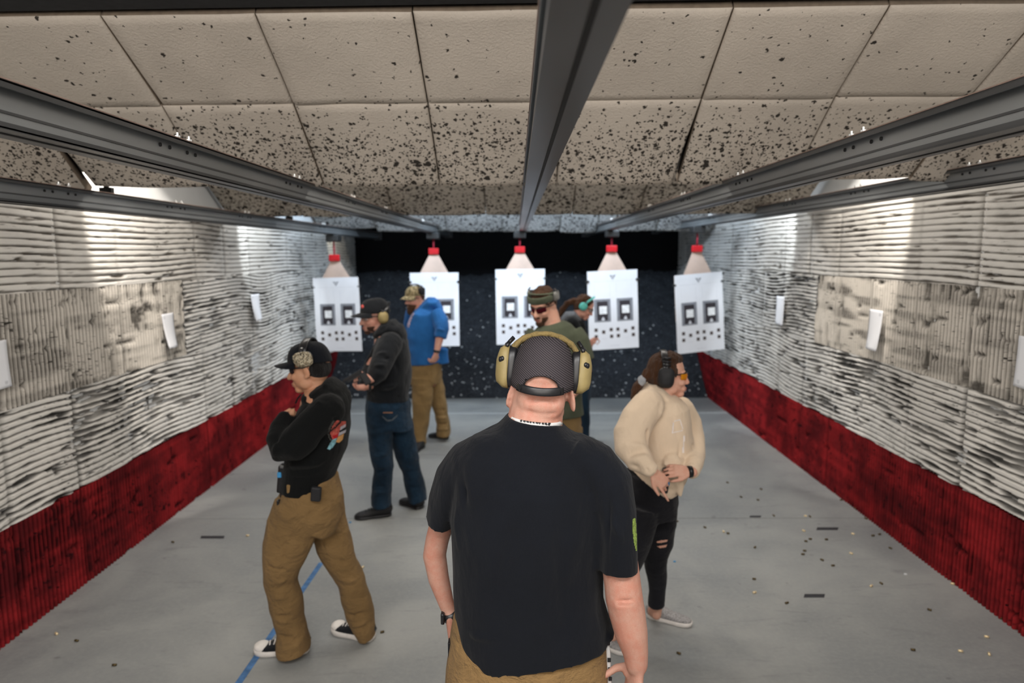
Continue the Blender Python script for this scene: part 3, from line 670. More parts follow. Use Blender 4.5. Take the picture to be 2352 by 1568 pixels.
def cap(H, par, mat, mbrim=None, z0=0.036, tilt=0.16, ztop=0.135, arch=0.0, brim=0.07, rx=0.083, ry=0.106, droop=0.018, name='cap', strapmat=None):
    me = dome(H, rx, ry, ztop, z0, tilt, arch=arch); o = solid(link(name, me, mat, par), 0.0025)
    bm = bmesh.new(); rows = []; n = 20; m_ = 7
    for i in range(n+1):
        a = R(28+124*i/n); col = []; bx, by = rx*math.cos(a), ry*math.sin(a)-0.008; zb = z0+tilt*by
        ext = brim*(math.sin(math.pi*i/n)**0.5)
        for j in range(m_+1):
            t = j/m_; col.append(bm.verts.new(H @ V((bx*(1+0.05*t), by+ext*t+0.002, zb+0.003-droop*t-0.30*bx*bx/0.083*1.0*t))))
        rows.append(col)
    for i in range(n):
        for j in range(m_): bm.faces.new([rows[i][j], rows[i+1][j], rows[i+1][j+1], rows[i][j+1]])
    bmesh.ops.recalc_face_normals(bm, faces=bm.faces); mm = bpy.data.meshes.new('brim'); bm.to_mesh(mm); bm.free()
    solid(link('brim', mm, mbrim or mat, o), 0.004, 0)
    m = MB(); ellM(m, H, (0, -0.008, ztop+0.002), (0.007, 0.007, 0.004)); m.build('button', mbrim or mat, o, True)
    if arch:
        m = MB(); pts = []
        for a in range(222, 320, 7):
            bx, by = rx*math.cos(R(a)), ry*math.sin(R(a))-0.008; pts.append((bx, by-0.001, z0+tilt*by+0.008))
        tubM(m, H, pts, [(0.0022, 0.0115)]*len(pts), n=10, ref=(0, 0, 1)); m.bm.verts.ensure_lookup_table()
        # thin along the radius, tall upright
        m.build('strap', strapmat or mat, o, True)
        m = MB(); pts = []
        for q in range(0, 13):
            u = -1+q/6; bx = 0.052*u; by = -math.sqrt(max(0.0, 1-(bx/rx)**2))*ry-0.008; pts.append((bx, by-0.002+0.028*(1-u*u)**0.5*arch/0.06*0.35, z0+tilt*by+arch*math.sqrt(max(0, 1-u*u))+0.001))
        tubM(m, H, pts, [0.0028]*len(pts), n=8); m.build('piping', strapmat or mat, o, True)
    return o
def muffs(H, par, mband, mcup, mcush, band_r=0.142, tilt=0.0, w=0.012, th=0.004, cz=0.012, cy=-0.005, ch=0.042, cw=0.034, cx=0.078, dep=0.036, sq=2.6, padded=False, name='ear_muffs'):
    """headband arc over the head, tilt moves its top forward (+) ; ear cups with cushions"""
    pts = []
    for q in range(-88, 89, 8):
        a = R(q); z = cz+0.02+(band_r-cz-0.02)*math.cos(a)**0.9 if abs(q) < 88 else cz+0.02; y = cy+tilt*math.cos(a)
        pts.append((0.096*math.sin(a), y, z))
    m = MB(); wob = [1+(0.10*math.sin(i*2.3) if padded else 0) for i in range(len(pts))]
    tubM(m, H, pts, [(w*q, th*q) for q in wob], n=12, ref=(0, 0, 1) if False else (1, 0.0001, 0.0)) if False else None
    # flat strap: wide along y, thin radially
    bm = m.bm; rings = []
    for i, p in enumerate(pts):
        p = V(p); a = V(pts[max(i-1, 0)]); b = V(pts[min(i+1, len(pts)-1)]); t = (b-a).normalized(); yv = V((0, 1, 0)); yv = (yv-t*yv.dot(t)).normalized(); nv = t.cross(yv)
        ring = []
        for k in range(12):
            c_, s_ = math.cos(2*math.pi*k/12), math.sin(2*math.pi*k/12)
            ring.append(bm.verts.new(H @ (p+yv*(w*wob[i]*math.copysign(abs(c_)**0.6, c_))+nv*(th*wob[i]*math.copysign(abs(s_)**0.8, s_)))))
        rings.append(ring)
    for A, B in zip(rings[:-1], rings[1:]):
        for k in range(12): bm.faces.new([A[k], A[(k+1) % 12], B[(k+1) % 12], B[k]])
    bm.faces.new(rings[0][::-1]); bm.faces.new(rings[-1])
    o = m.build(name, mband, par, True)
    for s in (-1, 1):
        X = lambda x: s*x
        m = MB(); tubM(m, H, [(X(cx-0.008), cy, cz), (X(cx-0.002), cy, cz), (X(cx+0.012), cy, cz), (X(cx+0.016), cy, cz)], [(ch*0.86, cw*0.84), (ch*0.98, cw*0.98), (ch, cw), (ch*0.94, cw*0.92)], n=24, sq=sq, ref=(0, 1, 0)); m.build('ear_cushion', mcush, o, True)
        m = MB(); tubM(m, H, [(X(cx+0.014), cy, cz), (X(cx+0.019), cy, cz), (X(cx+dep*0.75), cy, cz-0.003), (X(cx+dep), cy, cz-0.003), (X(cx+dep+0.004), cy, cz-0.003)], [(ch*0.98, cw*0.98), (ch*1.03, cw*1.03), (ch*0.93, cw*0.90), (ch*0.68, cw*0.62), (ch*0.4, cw*0.35)], n=24, sq=sq, ref=(0, 1, 0)); m.build('ear_cup', mcup, o, True)
        m = MB(); tubM(m, H, [(X(0.094), cy, cz+ch+0.018), (X(cx+0.026), cy, cz+ch+0.004), (X(cx+0.03), cy, cz+ch*0.72)], [(0.010, 0.004), (0.008, 0.004), (0.007, 0.004)], n=8, ref=(1, 0, 0)); m.build('yoke', mcush, o, True)
    return o
def glass_mat(name, col, tr=0.6, rough=0.05):
    t = NT(name, rough, 0.6); t.color(col); t.b.inputs['Transmission Weight'].default_value = tr; t.b.inputs['IOR'].default_value = 1.15; return t.m
def glasses(H, par, mframe, mlens, z=0.0, h=0.019, wrap=True):
    m = MB()
    pts = [(x, 0.100-11*x*x, z+h*0.85) for x in [q*0.0105 for q in range(-6, 7)]]
    tubM(m, H, pts, 0.0024, n=8)
    for s in (-1, 1): tubM(m, H, [(s*0.063, 0.056, z+h*0.7), (s*0.076, 0.03, z+h*0.6), (s*0.083, -0.012, z+h*0.4)], [(0.004, 0.002)]*3, n=8)
    o = m.build('glasses', mframe, par, True)
    for s in (-1, 1):
        bm = bmesh.new(); vs = []
        for i in range(9):
            x = s*(0.006+0.055*i/8); y = 0.102-11*x*x; e = 1-abs((i-4)/4)**4*0.45
            vs.append([bm.verts.new(H @ V((x, y-0.004*abs(t)**2, z+h*0.1+t*h*e))) for t in (-1, -0.5, 0, 0.5, 0.9)])
        for i in range(8):
            for j in range(4): bm.faces.new([vs[i][j], vs[i+1][j], vs[i+1][j+1], vs[i][j+1]])
        me = bpy.data.meshes.new('lens'); bm.to_mesh(me); bm.free(); solid(link('lens', me, mlens, o), 0.0018, 0)
    return o
def add_hand(mb, wr, D, N, ts=1, k=1.0, curls=(0.35, 0.4, 0.45, 0.5), spread=0.10, thumb=(0.5, 0.7, 0.3)):
    D = V(D).normalized(); N = V(N); N = (N-D*N.dot(D)).normalized(); Tn = N.cross(D)*ts; wr = V(wr)
    t = lambda pts, r: mb.tube(pts, r, n=10, ref=N, round_=True)
    mb.tube([wr-D*0.02*k, wr+D*0.015*k, wr+D*0.05*k, wr+D*0.088*k], [(0.027*k, 0.020*k), (0.031*k, 0.018*k), (0.040*k, 0.016*k), (0.037*k, 0.012*k)], n=14, ref=N, round_=True)
    mb.ell(wr+D*0.035*k+Tn*0.020*k+N*0.008*k, (0.016*k,)*3)
    for i in range(4):
        b = wr+D*(0.086-0.004*abs(i-1.2))*k+Tn*(0.029-0.0195*i)*k; c = curls[i]; L = (0.043, 0.048, 0.044, 0.034)[i]*k
        a = 0; p = b; pts = [p]; side = Tn*(spread*(1.2-i))
        for q, f in enumerate((1.0, 0.62, 0.5)):
            a += c*(0.8 if q == 0 else 1.0); dv = (D*math.cos(a)+N*math.sin(a)+side*math.cos(a)).normalized(); p = p+dv*L*f; pts.append(p)
        t(pts, [0.0095*k, 0.0088*k, 0.0080*k, 0.0068*k])
    b = wr+D*0.022*k+Tn*0.026*k; d1 = (D*thumb[0]+Tn*thumb[1]+N*thumb[2]).normalized(); d2 = (D*(thumb[0]+0.4)+Tn*thumb[1]*0.35+N*thumb[2]*1.3).normalized()
    t([b, b+d1*0.042*k, b+d1*0.042*k+d2*0.032*k, b+d1*0.042*k+d2*0.055*k], [0.0135*k, 0.011*k, 0.0095*k, 0.0075*k])
def shoe(toe, heel, par, mup, msole, h=0.085, wd=0.047, toecap=None, laces=None, sole_h=0.022, name='shoe', ankle=0.055):
    toe = V(toe); heel = V(heel); f = toe-heel; L = max(f.length, 0.2); pitch = f.normalized(); r = pitch.cross(V((0, 0, 1))).normalized(); u = r.cross(pitch).normalized()
    M = Matrix((r, pitch, u)).transposed().to_4x4(); M = Matrix.Translation(heel) @ M
    up = MB(); st = [(0.0, 0.70, 0.72), (0.08, 0.86, 1.0), (0.25, 0.92, 1.05), (0.42, 0.95, 0.80), (0.58, 1.0, 0.60), (0.75, 1.03, 0.48), (0.88, 0.92, 0.40), (0.96, 0.66, 0.30), (1.0, 0.4, 0.2)]
    tubM(up, M, [(0, L*a, sole_h*0.6+h*c*0.42) for a, b, c in st], [(wd*b, h*c*0.50) for a, b, c in st], n=20, sq=2.3, ref=(0, 0, 1))
    tubM(up, M, [(0, L*0.16, h*0.55), (0, L*0.15, h*1.05)], [(ankle*0.75, ankle*0.95)]*2, n=16, ref=(0, 1, 0))
    o = soft(up, name, mup, par, 0.006, 3)
    s = MB(); out = []
    prof = [(0, 0.0), (0.55, 0.02), (0.86, 0.10), (0.90, 0.25), (0.85, 0.42), (0.92, 0.58), (1.06, 0.74), (0.98, 0.86), (0.72, 0.95), (0.35, 0.995), (0, 1.01)]
    pts = [(wd*a, L*b) for a, b in prof]+[(-wd*a, L*b) for a, b in prof[-2:0:-1]]
    A = []; 
    for z, g in ((0.0, 0.97), (0.004, 1.03), (sole_h, 1.06), (sole_h+0.001, 0.90)):
        A.append([s.bm.verts.new(M @ V((x*g, L/2+(y-L/2)*(1+(g-1)*0.5), z))) for x, y in pts])
    n = len(pts)
    for a, b in zip(A[:-1], A[1:]):
        for k in range(n): s.bm.faces.new([a[k], a[(k+1) % n], b[(k+1) % n], b[k]])
    s.bm.faces.new(A[0][::-1]); s.bm.faces.new(A[-1]); s.build('sole', msole, o, True)
    if toecap:
        q = MB(); ellM(q, M, (0, L*0.86, sole_h*0.8+h*0.16), (wd*0.97, L*0.155, h*0.30)); q.build('toe_cap', toecap, o, True)
    if laces:
        q = MB()
        for i in range(5):
            y = L*(0.40+0.075*i); z = sole_h*0.6+h*(0.86-0.10*i)+0.006
            tubM(q, M, [(-wd*0.55, y, z-0.012), (0, y+0.004*(-1)**i, z+0.004), (wd*0.55, y, z-0.012)], [0.0036]*3, n=8)
        q.build('laces', laces, o, True)
    return o
def inside(x, y, poly):
    c = False; n = len(poly)
    for i in range(n):
        (x1, y1), (x2, y2) = poly[i], poly[(i+1) % n]
        if (y1 > y) != (y2 > y) and x < (x2-x1)*(y-y1)/(y2-y1)+x1: c = not c
    return c
_bv = {}
def printed(name, obj, poly, mat, n=26, off=0.0015):
    """a flat print lying on the cloth of obj, following its surface"""
    par = obj; base = wl(obj)
    if obj.name not in _bv: _bv[obj.name] = BVHTree.FromPolygons([v.co+base for v in obj.data.vertices], [tuple(p.vertices) for p in obj.data.polygons])
    bv = _bv[obj.name]; xs_ = [p[0] for p in poly]; ys_ = [p[1] for p in poly]; x0, x1, y0, y1 = min(xs_), max(xs_), min(ys_), max(ys_)
    m = max(x1-x0, y1-y0)/n; nx = max(int((x1-x0)/m), 2); ny = max(int((y1-y0)/m), 2); bm = bmesh.new(); g = {}
    for i in range(nx+1):
        for j in range(ny+1):
            r = ray(x0+(x1-x0)*i/nx, y0+(y1-y0)*j/ny).normalized(); h, nr, _, dist = bv.ray_cast(CO, r)
            if h is not None: g[i, j] = bm.verts.new(h+(nr if nr.dot(r) < 0 else -nr)*off)
    for i in range(nx):
        for j in range(ny):
            q = [g.get(k) for k in ((i, j), (i, j+1), (i+1, j+1), (i+1, j))]
            if all(q) and inside(x0+(x1-x0)*(i+0.5)/nx, y0+(y1-y0)*(j+0.5)/ny, poly) and max((q[0].co-q[2].co).length, (q[1].co-q[3].co).length) < 6*m*S(x0, y0, max(q[0].co.y, 0.3)): bm.faces.new(q)
    bmesh.ops.delete(bm, geom=[v for v in bm.verts if not v.link_faces], context='VERTS')
    if not bm.faces: bm.free(); print('print missed', name); return None
    me = bpy.data.meshes.new(name); bm.to_mesh(me); bm.free(); return link(name, me, mat, par, True)
def person(x, y, label): return empty('person', (x, y, 0), label, 'person')
def leg_core(mb, hip, knee, ank, r=(0.075, 0.055, 0.04)): mb.tube([hip, (hip+knee)/2, knee, (knee+ank)/2, ank, V((ank.x, ank.y, max(0.05, ank.z-0.05)))], [r[0], (r[0]+r[1])/2, r[1], (r[1]+r[2])/2*1.05, r[2], r[2]*0.9], n=14, round_=True)

M_blackcloth = cloth('black_cotton', (0.006, 0.0072, 0.0105), fuzz=0.06, wr=0.8, wsc=6, stretch=(1, 1, 0.35))
M_blackfleece = cloth('black_fleece', (0.0045, 0.0050, 0.0052), fuzz=0.05, wr=0.5, wsc=12)
M_charfleece = cloth('charcoal_fleece', (0.010, 0.0115, 0.014), fuzz=0.12, wr=0.6, wsc=10)
M_blue_hood = cloth('blue_fleece', (0.022, 0.125, 0.36), fuzz=0.1, wr=0.7, wsc=10, var=0.2)
M_beige = cloth('beige_fleece', (0.72, 0.565, 0.415), fuzz=0.15, wr=0.6, wsc=8, var=0.06)
M_khaki = cloth('khaki_canvas', (0.225, 0.138, 0.058), fuzz=0.05, wr=0.9, wsc=11, stretch=(1, 1, 1.4))
M_khaki2 = cloth('tan_canvas', (0.255, 0.165, 0.072), fuzz=0.05, wr=0.7, wsc=14)
M_jeans = cloth('dark_denim', (0.012, 0.030, 0.055), fuzz=0.08, wr=0.8, wsc=12, stretch=(1, 1, 1.6), var=0.4)
M_bjeans = cloth('black_denim', (0.012, 0.012, 0.015), fuzz=0.08, wr=0.6, wsc=13, stretch=(1, 1, 1.6), var=0.3)
M_olive = cloth('olive_cotton', (0.072, 0.082, 0.055), fuzz=0.08, wr=0.5, wsc=8)
M_skin1 = skin('fair_ruddy_skin', (0.52, 0.295, 0.225), 0.45); M_skin2 = skin('warm_skin', (0.52, 0.275, 0.165), 0.15); M_skin3 = skin('pink_skin', (0.62, 0.34, 0.26), 0.3); M_skin4 = skin('fair_skin', (0.66, 0.38, 0.28), 0.25)
M_lip = plain('lip', (0.36, 0.12, 0.10), 0.5); M_bhair = cloth('black_hair', (0.008, 0.007, 0.007), fuzz=0.1, wr=0.8, wsc=60, stretch=(1, 1, 0.2)); M_brhair = cloth('brown_hair', (0.060, 0.026, 0.012), fuzz=0.1, wr=1.0, wsc=45, stretch=(1, 1, 0.15), var=0.4)
M_beard = cloth('brown_beard', (0.075, 0.032, 0.014), fuzz=0.1, wr=1.0, wsc=80, var=0.4); M_dbeard = cloth('dark_stubble', (0.06, 0.028, 0.017), fuzz=0.1, wr=0.6, wsc=90, var=0.4)
M_tan = plain('tan_plastic', (0.29, 0.225, 0.095), 0.5, 0.4, var=0.08); M_tanpad = cloth('tan_band_cloth', (0.24, 0.175, 0.07), wr=0.9, wsc=30, fuzz=0.05)
M_blk = plain('black_plastic', (0.012, 0.012, 0.014), 0.35, 0.5, bump=0.05); M_blkm = plain('black_rubber', (0.018, 0.018, 0.02), 0.6, 0.3); M_gunm = plain('gunmetal', (0.02, 0.02, 0.022), 0.35, 0.5, 0.5)
M_teal = plain('turquoise_plastic', (0.10, 0.50, 0.44), 0.45, 0.4); M_wht = plain('white_rubber', (0.74, 0.70, 0.66), 0.6, var=0.06); M_canvas = cloth('black_canvas', (0.012, 0.013, 0.016), wr=0.2, wsc=40)
def camo(name, a, b, c, sc=55):
    t = NT(name, 0.8, 0.2); v = t.coord(); q = t.mix(t.ramp(t.noise(v, sc, 3, 0.5, 0.6), 0.50, 0.53), a, b); t.color(t.mix(t.ramp(t.noise(v, sc*1.4, 3, 0.5, 0.8), 0.56, 0.59), q, c)); return t.m
M_camo = camo('camouflage', (0.42, 0.33, 0.19), (0.15, 0.13, 0.06), (0.06, 0.035, 0.02), 60); M_camo2 = camo('leaf_camouflage', (0.46, 0.40, 0.29), (0.22, 0.18, 0.12), (0.03, 0.03, 0.025), 85)
M_lensd = glass_mat('smoke_lens', (0.02, 0.012, 0.015), 0.15); M_lenso = glass_mat('orange_lens', (0.95, 0.42, 0.02), 0.55); M_lensr = glass_mat('dark_red_lens', (0.07, 0.006, 0.012), 0.1); M_lensc = glass_mat('clear_lens', (0.85, 0.8, 0.78), 0.9)
M_gren = plain('green_print', (0.20, 0.28, 0.06), 0.8, var=0.5, sc=200); M_white = plain('white_print_ink', (0.62, 0.62, 0.62), 0.7, var=0.05); M_gray = plain('grey_plastic', (0.20, 0.20, 0.19), 0.4)

def mesh_cap_mat():
    t = NT('mesh_cloth', 0.8, 0.25); v = t.coord((1, 1, 1), rot=(0, R(52), 0)); wv = t.n('ShaderNodeTexWave'); t.put(wv.inputs['Vector'], v); wv.inputs['Scale'].default_value = 62; wv.inputs['Distortion'].default_value = 0.4; wv.inputs['Detail'].default_value = 1
    t.color(t.mix(wv.outputs['Fac'], (0.016, 0.013, 0.016), (0.085, 0.073, 0.080))); t.bump(wv.outputs['Fac'], 0.5, 0.003); return t.m
M_mesh = mesh_cap_mat()

# ================================================================== 1: man in black T-shirt, from behind
p1 = person(P(1225, 1000, 1.95).x, 1.95, 'person nearest the camera, seen from behind in black T-shirt and tan ear muffs')
D1 = 1.95; H1 = frame(P(1246, 884, 1.985), (0.07, 1, -0.20), (0.085, 0.2, 1), 1.06)
mb = MB(); add_head(mb, H1, 1.12)
ellM(mb, H1, (0, -0.046, -0.045), (0.067, 0.048, 0.062)); ellM(mb, H1, (0, -0.056, -0.005), (0.068, 0.044, 0.050))
for s in (-1, 1): ellM(mb, H1, (s*0.084, -0.020, -0.034), (0.007, 0.017, 0.036), Matrix.Rotation(R(s*-13), 3, 'Y') @ Matrix.Rotation(R(s*25), 3, 'Z'))
T(mb, [(1240, 900, 61, 0.066, 1.965), (1234, 935, 61, 0.070, 1.96), (1229, 965, 64, 0.075, 1.95), (1222, 1010, 90, 0.09, 1.95), (1222, 1080, 130, 0.10, 1.95)], D1)
T(mb, [(1222, 1060, 150, 0.10), (1218, 1200, 150, 0.11), (1220, 1400, 140, 0.11), (1222, 1520, 150, 0.11)], D1)
Lw, Rw = P(1038, 1425, 2.02), P(1460, 1512, 1.84)
T(mb, [(1060, 1090, 40, 0, 2.0), (1024, 1170, 29, 0, 2.03), (1004, 1240, 27, 0, 2.05), (998, 1275, 27, 0, 2.05), (1008, 1330, 24, 0, 2.04), (1025, 1385, 18, 0, 2.03), (1040, 1428, 15, 0, 2.02)], 2.03)
T(mb, [(1385, 1110, 45, 0, 1.9), (1415, 1220, 41, 0, 1.87), (1426, 1310, 42, 0, 1.86), (1434, 1375, 43, 0, 1.85), (1440, 1405, 42, 0, 1.85), (1450, 1455, 38, 0, 1.845), (1460, 1500, 29, 0, 1.84), (1462, 1525, 26, 0, 1.84)], 1.86)
mb.ell(P(1425, 1385, 1.815), (0.022, 0.015, 0.03))
add_hand(mb, Lw, (0.10, 0.10, -1), (1, -0.15, 0), 1, 1.0, (0.4, 0.5, 0.55, 0.6))
add_hand(mb, P(1462, 1528, 1.84), (-0.10, 0.10, -1), (-1, -0.35, 0.1), -1, 1.08, (0.4, 0.5, 0.6, 0.7), thumb=(0.45, 0.55, 0.75))
hz = P(1222, 1500, 1.95)
for s in (-1, 1): leg_core(mb, V((hz.x+s*0.11, 1.95, 0.88)), V((hz.x+s*0.13, 1.93, 0.48)), V((hz.x+s*0.15, 1.95, 0.12)), (0.09, 0.06, 0.045))
b1 = soft(mb, 'body', M_skin1, p1, 0.0045, 3, fold=[fl(1180, 916, 1300, 926, 1.885, 0.006, -0.006), fl(1195, 944, 1285, 952, 1.885, 0.007, -0.003), fl(1400, 1382, 1455, 1378, 1.80, 0.004, -0.003), fl(1405, 1390, 1450, 1388, 1.80, 0.003, -0.002)], dents=sockets(H1))
# T-shirt
mb = MB()
T(mb, [(1229, 960, 66, 0.081, 1.948), (1228, 968, 70, 0.086, 1.948), (1227, 985, 88, 0.094, 1.95), (1226, 1010, 140, 0.105), (1224, 1045, 172, 0.125), (1224, 1110, 182, 0.15), (1218, 1200, 184, 0.155), (1213, 1300, 174, 0.15), (1214, 1380, 172, 0.155), (1220, 1430, 177, 0.16), (1226, 1478, 172, 0.165)], D1, sq=2.25, round_=False, n=32)
T(mb, [(1130, 1030, 44, 0.085, 1.97), (1078, 1062, 52, 0.085, 1.98), (1048, 1100, 50, 0.085, 2.0), (1022, 1150, 42, 0.08, 2.02), (1008, 1199, 35, 0.07, 2.03)], 2.0, round_=False)
T(mb, [(1310, 1030, 46, 0.09, 1.93), (1365, 1065, 60, 0.09, 1.92), (1398, 1110, 62, 0.095, 1.90), (1414, 1180, 54, 0.09, 1.88), (1419, 1250, 49, 0.085, 1.87), (1420, 1312, 47, 0.08, 1.86)], 1.9, round_=False)
mb.ell(P(1393, 1448, 1.93), (0.022, 0.05, 0.022)); mb.ell(P(1170, 1455, 1.83), (0.11, 0.03, 0.02))
zf = 1.80
fo = [fl(1395, 1085, 1330, 1240, zf-0.03, 0.010, 0.007), fl(1375, 1060, 1360, 1200, zf, 0.010, -0.006), fl(1340, 1120, 1315, 1340, zf, 0.014, 0.006), fl(1380, 1230, 1350, 1430, zf, 0.012, -0.006),
      fl(1040, 1060, 1075, 1160, zf+0.06, 0.010, -0.009), fl(1030, 1100, 1060, 1250, zf+0.07, 0.011, 0.006), fl(1060, 1050, 1030, 1130, zf+0.06, 0.008, 0.006), fl(1110, 1180, 1070, 1400, zf, 0.016, 0.005), fl(1170, 1230, 1140, 1440, zf, 0.018, -0.005), fl(1280, 1240, 1300, 1440, zf, 0.016, -0.004),
      fl(1170, 1012, 1225, 1022, zf+0.02, 0.007, -0.006), fl(1190, 1002, 1280, 1003, zf+0.03, 0.008, 0.003), fl(1070, 1420, 1240, 1470, zf-0.02, 0.010, 0.006), fl(1230, 1440, 1390, 1420, zf-0.02, 0.012, 0.006), fl(1240, 1470, 1390, 1452, zf-0.02, 0.007, -0.006), fl(1390, 1180, 1430, 1240, 1.79, 0.010, 0.006), fl(1400, 1140, 1440, 1170, 1.79, 0.009, -0.006), fl(1382, 1310, 1400, 1130, 1.80, 0.008, -0.008)]
sh1 = soft(mb, 't_shirt', M_blackcloth, p1, 0.006, 5, fold=fo, noise=(0.006, (7, 7, 2.6)))
mb = MB(); a = P(1229, 963, 1.945)
for s_ in range(14):
    pass
T(mb, [(1230, 956, 61.0, 0.0745, 1.949), (1229, 965, 64.0, 0.0775, 1.949)], 1.945, round_=False, n=40); nb = mb.build('neck_strap', M_white, p1, True)
for q in range(10): printed('strap_lettering', nb, [(1196+q*7.0, 962+q*0.9), (1200+q*7.0+(q % 2)*2, 963+q*0.9), (1199+q*7+(q % 3), 969+q*0.9), (1195+q*7.0, 968+q*0.9)], M_blk, 6, 0.001)
printed('sleeve_print', sh1, [(1452, 1192), (1458, 1188), (1463, 1225), (1466, 1262), (1460, 1266), (1455, 1245), (1452, 1220)], M_gren, 60)
for a_, b_ in (((1030, 1196), (976, 1196)),): pass
# trousers
mb = MB()
T(mb, [(1216, 1400, 172, 0.135), (1218, 1460, 182, 0.150), (1216, 1520, 188, 0.160), (1212, 1600, 190, 0.16)], D1, sq=2.3, round_=False, n=28)
hx = P(1214, 1560, 1.95)
for s in (-1, 1):
    mb.tube([V((hx.x+s*0.115, 1.95, 0.90)), V((hx.x+s*0.125, 1.94, 0.70)), V((hx.x+s*0.135, 1.93, 0.48)), V((hx.x+s*0.145, 1.96, 0.25)), V((hx.x+s*0.15, 1.96, 0.05))], [(0.125, 0.14), (0.11, 0.12), (0.09, 0.095), (0.085, 0.09), (0.085, 0.10)], n=20, round_=False)
tr1 = soft(mb, 'trousers', M_khaki, p1, 0.007, 4, fold=[fl(1250, 1528, 1362, 1518, 1.79, 0.006, -0.007), fl(1170, 1492, 1172, 1600, 1.79, 0.004, -0.004), fl(1055, 1478, 1140, 1506, 1.80, 0.005, -0.005), fl(1060, 1500, 1160, 1497, 1.79, 0.003, -0.003), fl(1240, 1495, 1390, 1488, 1.79, 0.004, -0.003)], noise=(0.005, (6, 6, 4)))
for s in (-1, 1): shoe((hx.x+s*0.17, 2.14, 0.0), (hx.x+s*0.15, 1.85, 0.0), p1, M_blkm, M_blk)
# cap, muffs
c1 = cap(H1, p1, M_mesh, M_blk, z0=0.006, tilt=0.28, ztop=0.133, arch=0.050, rx=0.087, ry=0.109, strapmat=M_blk)
mf = muffs(H1, p1, M_tanpad, M_tan, M_blk, band_r=0.142, tilt=0.004, w=0.026, th=0.009, cz=0.043, cy=0.0, ch=0.060, cw=0.040, cx=0.084, dep=0.045, sq=3.6, padded=True)
for s in (-1, 1):
    m = MB(); m.bm; 
    ellM(m, H1, (s*0.118, -0.028, 0.062), (0.008, 0.012, 0.010)); ellM(m, H1, (s*0.114, -0.034, 0.064), (0.007, 0.008, 0.008)); m.build('volume_knob', M_blk, mf, True)
    m = MB(); tubM(m, H1, [(s*0.090, -0.008, 0.126), (s*0.104, -0.012, 0.108), (s*0.112, -0.014, 0.088)], [(0.012, 0.006), (0.009, 0.006), (0.010, 0.005)], n=8, ref=(1, 0, 0)); tubM(m, H1, [(s*0.101, -0.022, 0.112), (s*0.106, -0.030, 0.098)], 0.005, n=8); m.build('hinge', M_blk, mf, True)
watch1 = MB(); w0 = P(1036, 1412, 2.02)
watch1.tube([w0+V((-0.004, 0, 0.012)), w0+V((0.004, 0, -0.012))], [0.0265, 0.0265], n=20); watch1.box(w0+V((-0.024, -0.012, 0.0)), (0.012, 0.034, 0.036), bevel=0.004); watch1.build('wristwatch', M_blk, p1, True)
k0 = P(1394, 1478, 1.90)
kc = MB(); kc.tube([k0, k0+V((0.004, -0.005, -0.03)), k0+V((0.006, -0.006, -0.10)), k0+V((0.014, -0.006, -0.17))], [(0.007, 0.003)]*4, n=8); kc.box(k0+V((0, 0, 0.004)), (0.014, 0.012, 0.022), bevel=0.003); kb = kc.build('key_strap', M_white, p1, True)
for q in range(4): MB().box(k0+V((0.006+q*0.002, -0.0105, -0.045-q*0.03)), (0.010, 0.003, 0.012)).build('strap_mark', M_blk, kb)
kc = MB(); kc.box(k0+V((0.0, 0.0, 0.012)), (0.018, 0.016, 0.03), bevel=0.004); kc.build('key_clip', M_blk, kb)
for s_, px in ((-1, 1033),):
    m = MB(); q = P(px, 1505, 1.93); m.box(q, (0.008, 0.03, 0.10), bevel=0.003); m.build('pocket_clip', M_gunm, p1)

# ================================================================== 2: man in black hoodie and brown trousers, striding left
p2 = person(P(690, 1480, 3.48).x, 3.48, 'person in a black hoodie, brown trousers and canvas sneakers, seen from the side facing left'); D2 = 3.48
H2 = frame(P(711, 846, D2), (-1, 0.05, -0.14), (-0.12, 0.05, 1), 1.03)
mb = MB(); add_head(mb, H2, 1.05)
T(mb, [(722, 860, 25, 0.055), (726, 885, 25, 0.056), (733, 915, 34, 0.075)], D2)
T(mb, [(738, 925, 45, 0.14), (728, 1000, 48, 0.13), (712, 1100, 50, 0.12), (712, 1150, 50, 0.13)], D2)
mb.tube([P(745, 945, 3.33), P(705, 990, 3.27), P(665, 1030, 3.25), P(650, 1000, 3.30), P(655, 965, 3.36)], [0.05, 0.045, 0.04, 0.036, 0.028], n=12, round_=True)
add_hand(mb, P(651, 984, 3.36), (-0.05, 0.5, 0.8), (0.9, 0.2, 0.1), 1, 0.9, (1.2, 1.3, 1.3, 1.3), thumb=(0.8, 0.2, 0.6))
mb.tube([P(735, 945, 3.66), P(690, 1010, 3.70), P(680, 1035, 3.62), P(690, 1015, 3.46)], [0.05, 0.042, 0.036, 0.028], n=12, round_=True)
add_hand(mb, P(700, 1018, 3.48), (-0.2, -0.5, -0.3), (0.3, -0.3, 0.8), 1, 0.85, (1.2, 1.2, 1.2, 1.2), thumb=(0.9, 0.1, 0.3))
leg_core(mb, P(695, 1150, 3.40), P(648, 1318, 3.40), P(672, 1480, 3.45)); leg_core(mb, P(745, 1160, 3.56), P(808, 1340, 3.58), P(830, 1450, 3.60))
b2 = soft(mb, 'body', M_skin2, p2, 0.005, 3, dents=sockets(H2)); eyes(H2, p2, M_bhair); lips(H2, p2, M_lip)
mb = MB(); ellM(mb, H2, (0, -0.045, -0.002), (0.0785, 0.064, 0.062)); ellM(mb, H2, (0, -0.022, 0.05), (0.0785, 0.086, 0.07)); mb_h = soft(mb, 'hair', M_bhair, p2, 0.005, 2)
mb = MB()
T(mb, [(744, 915, 40, 0.16), (742, 945, 58, 0.20), (739, 975, 62, 0.205), (733, 1010, 64, 0.20), (722, 1045, 62, 0.19), (711, 1085, 59, 0.175), (709, 1121, 60, 0.172)], D2, sq=2.3, round_=False, n=28)
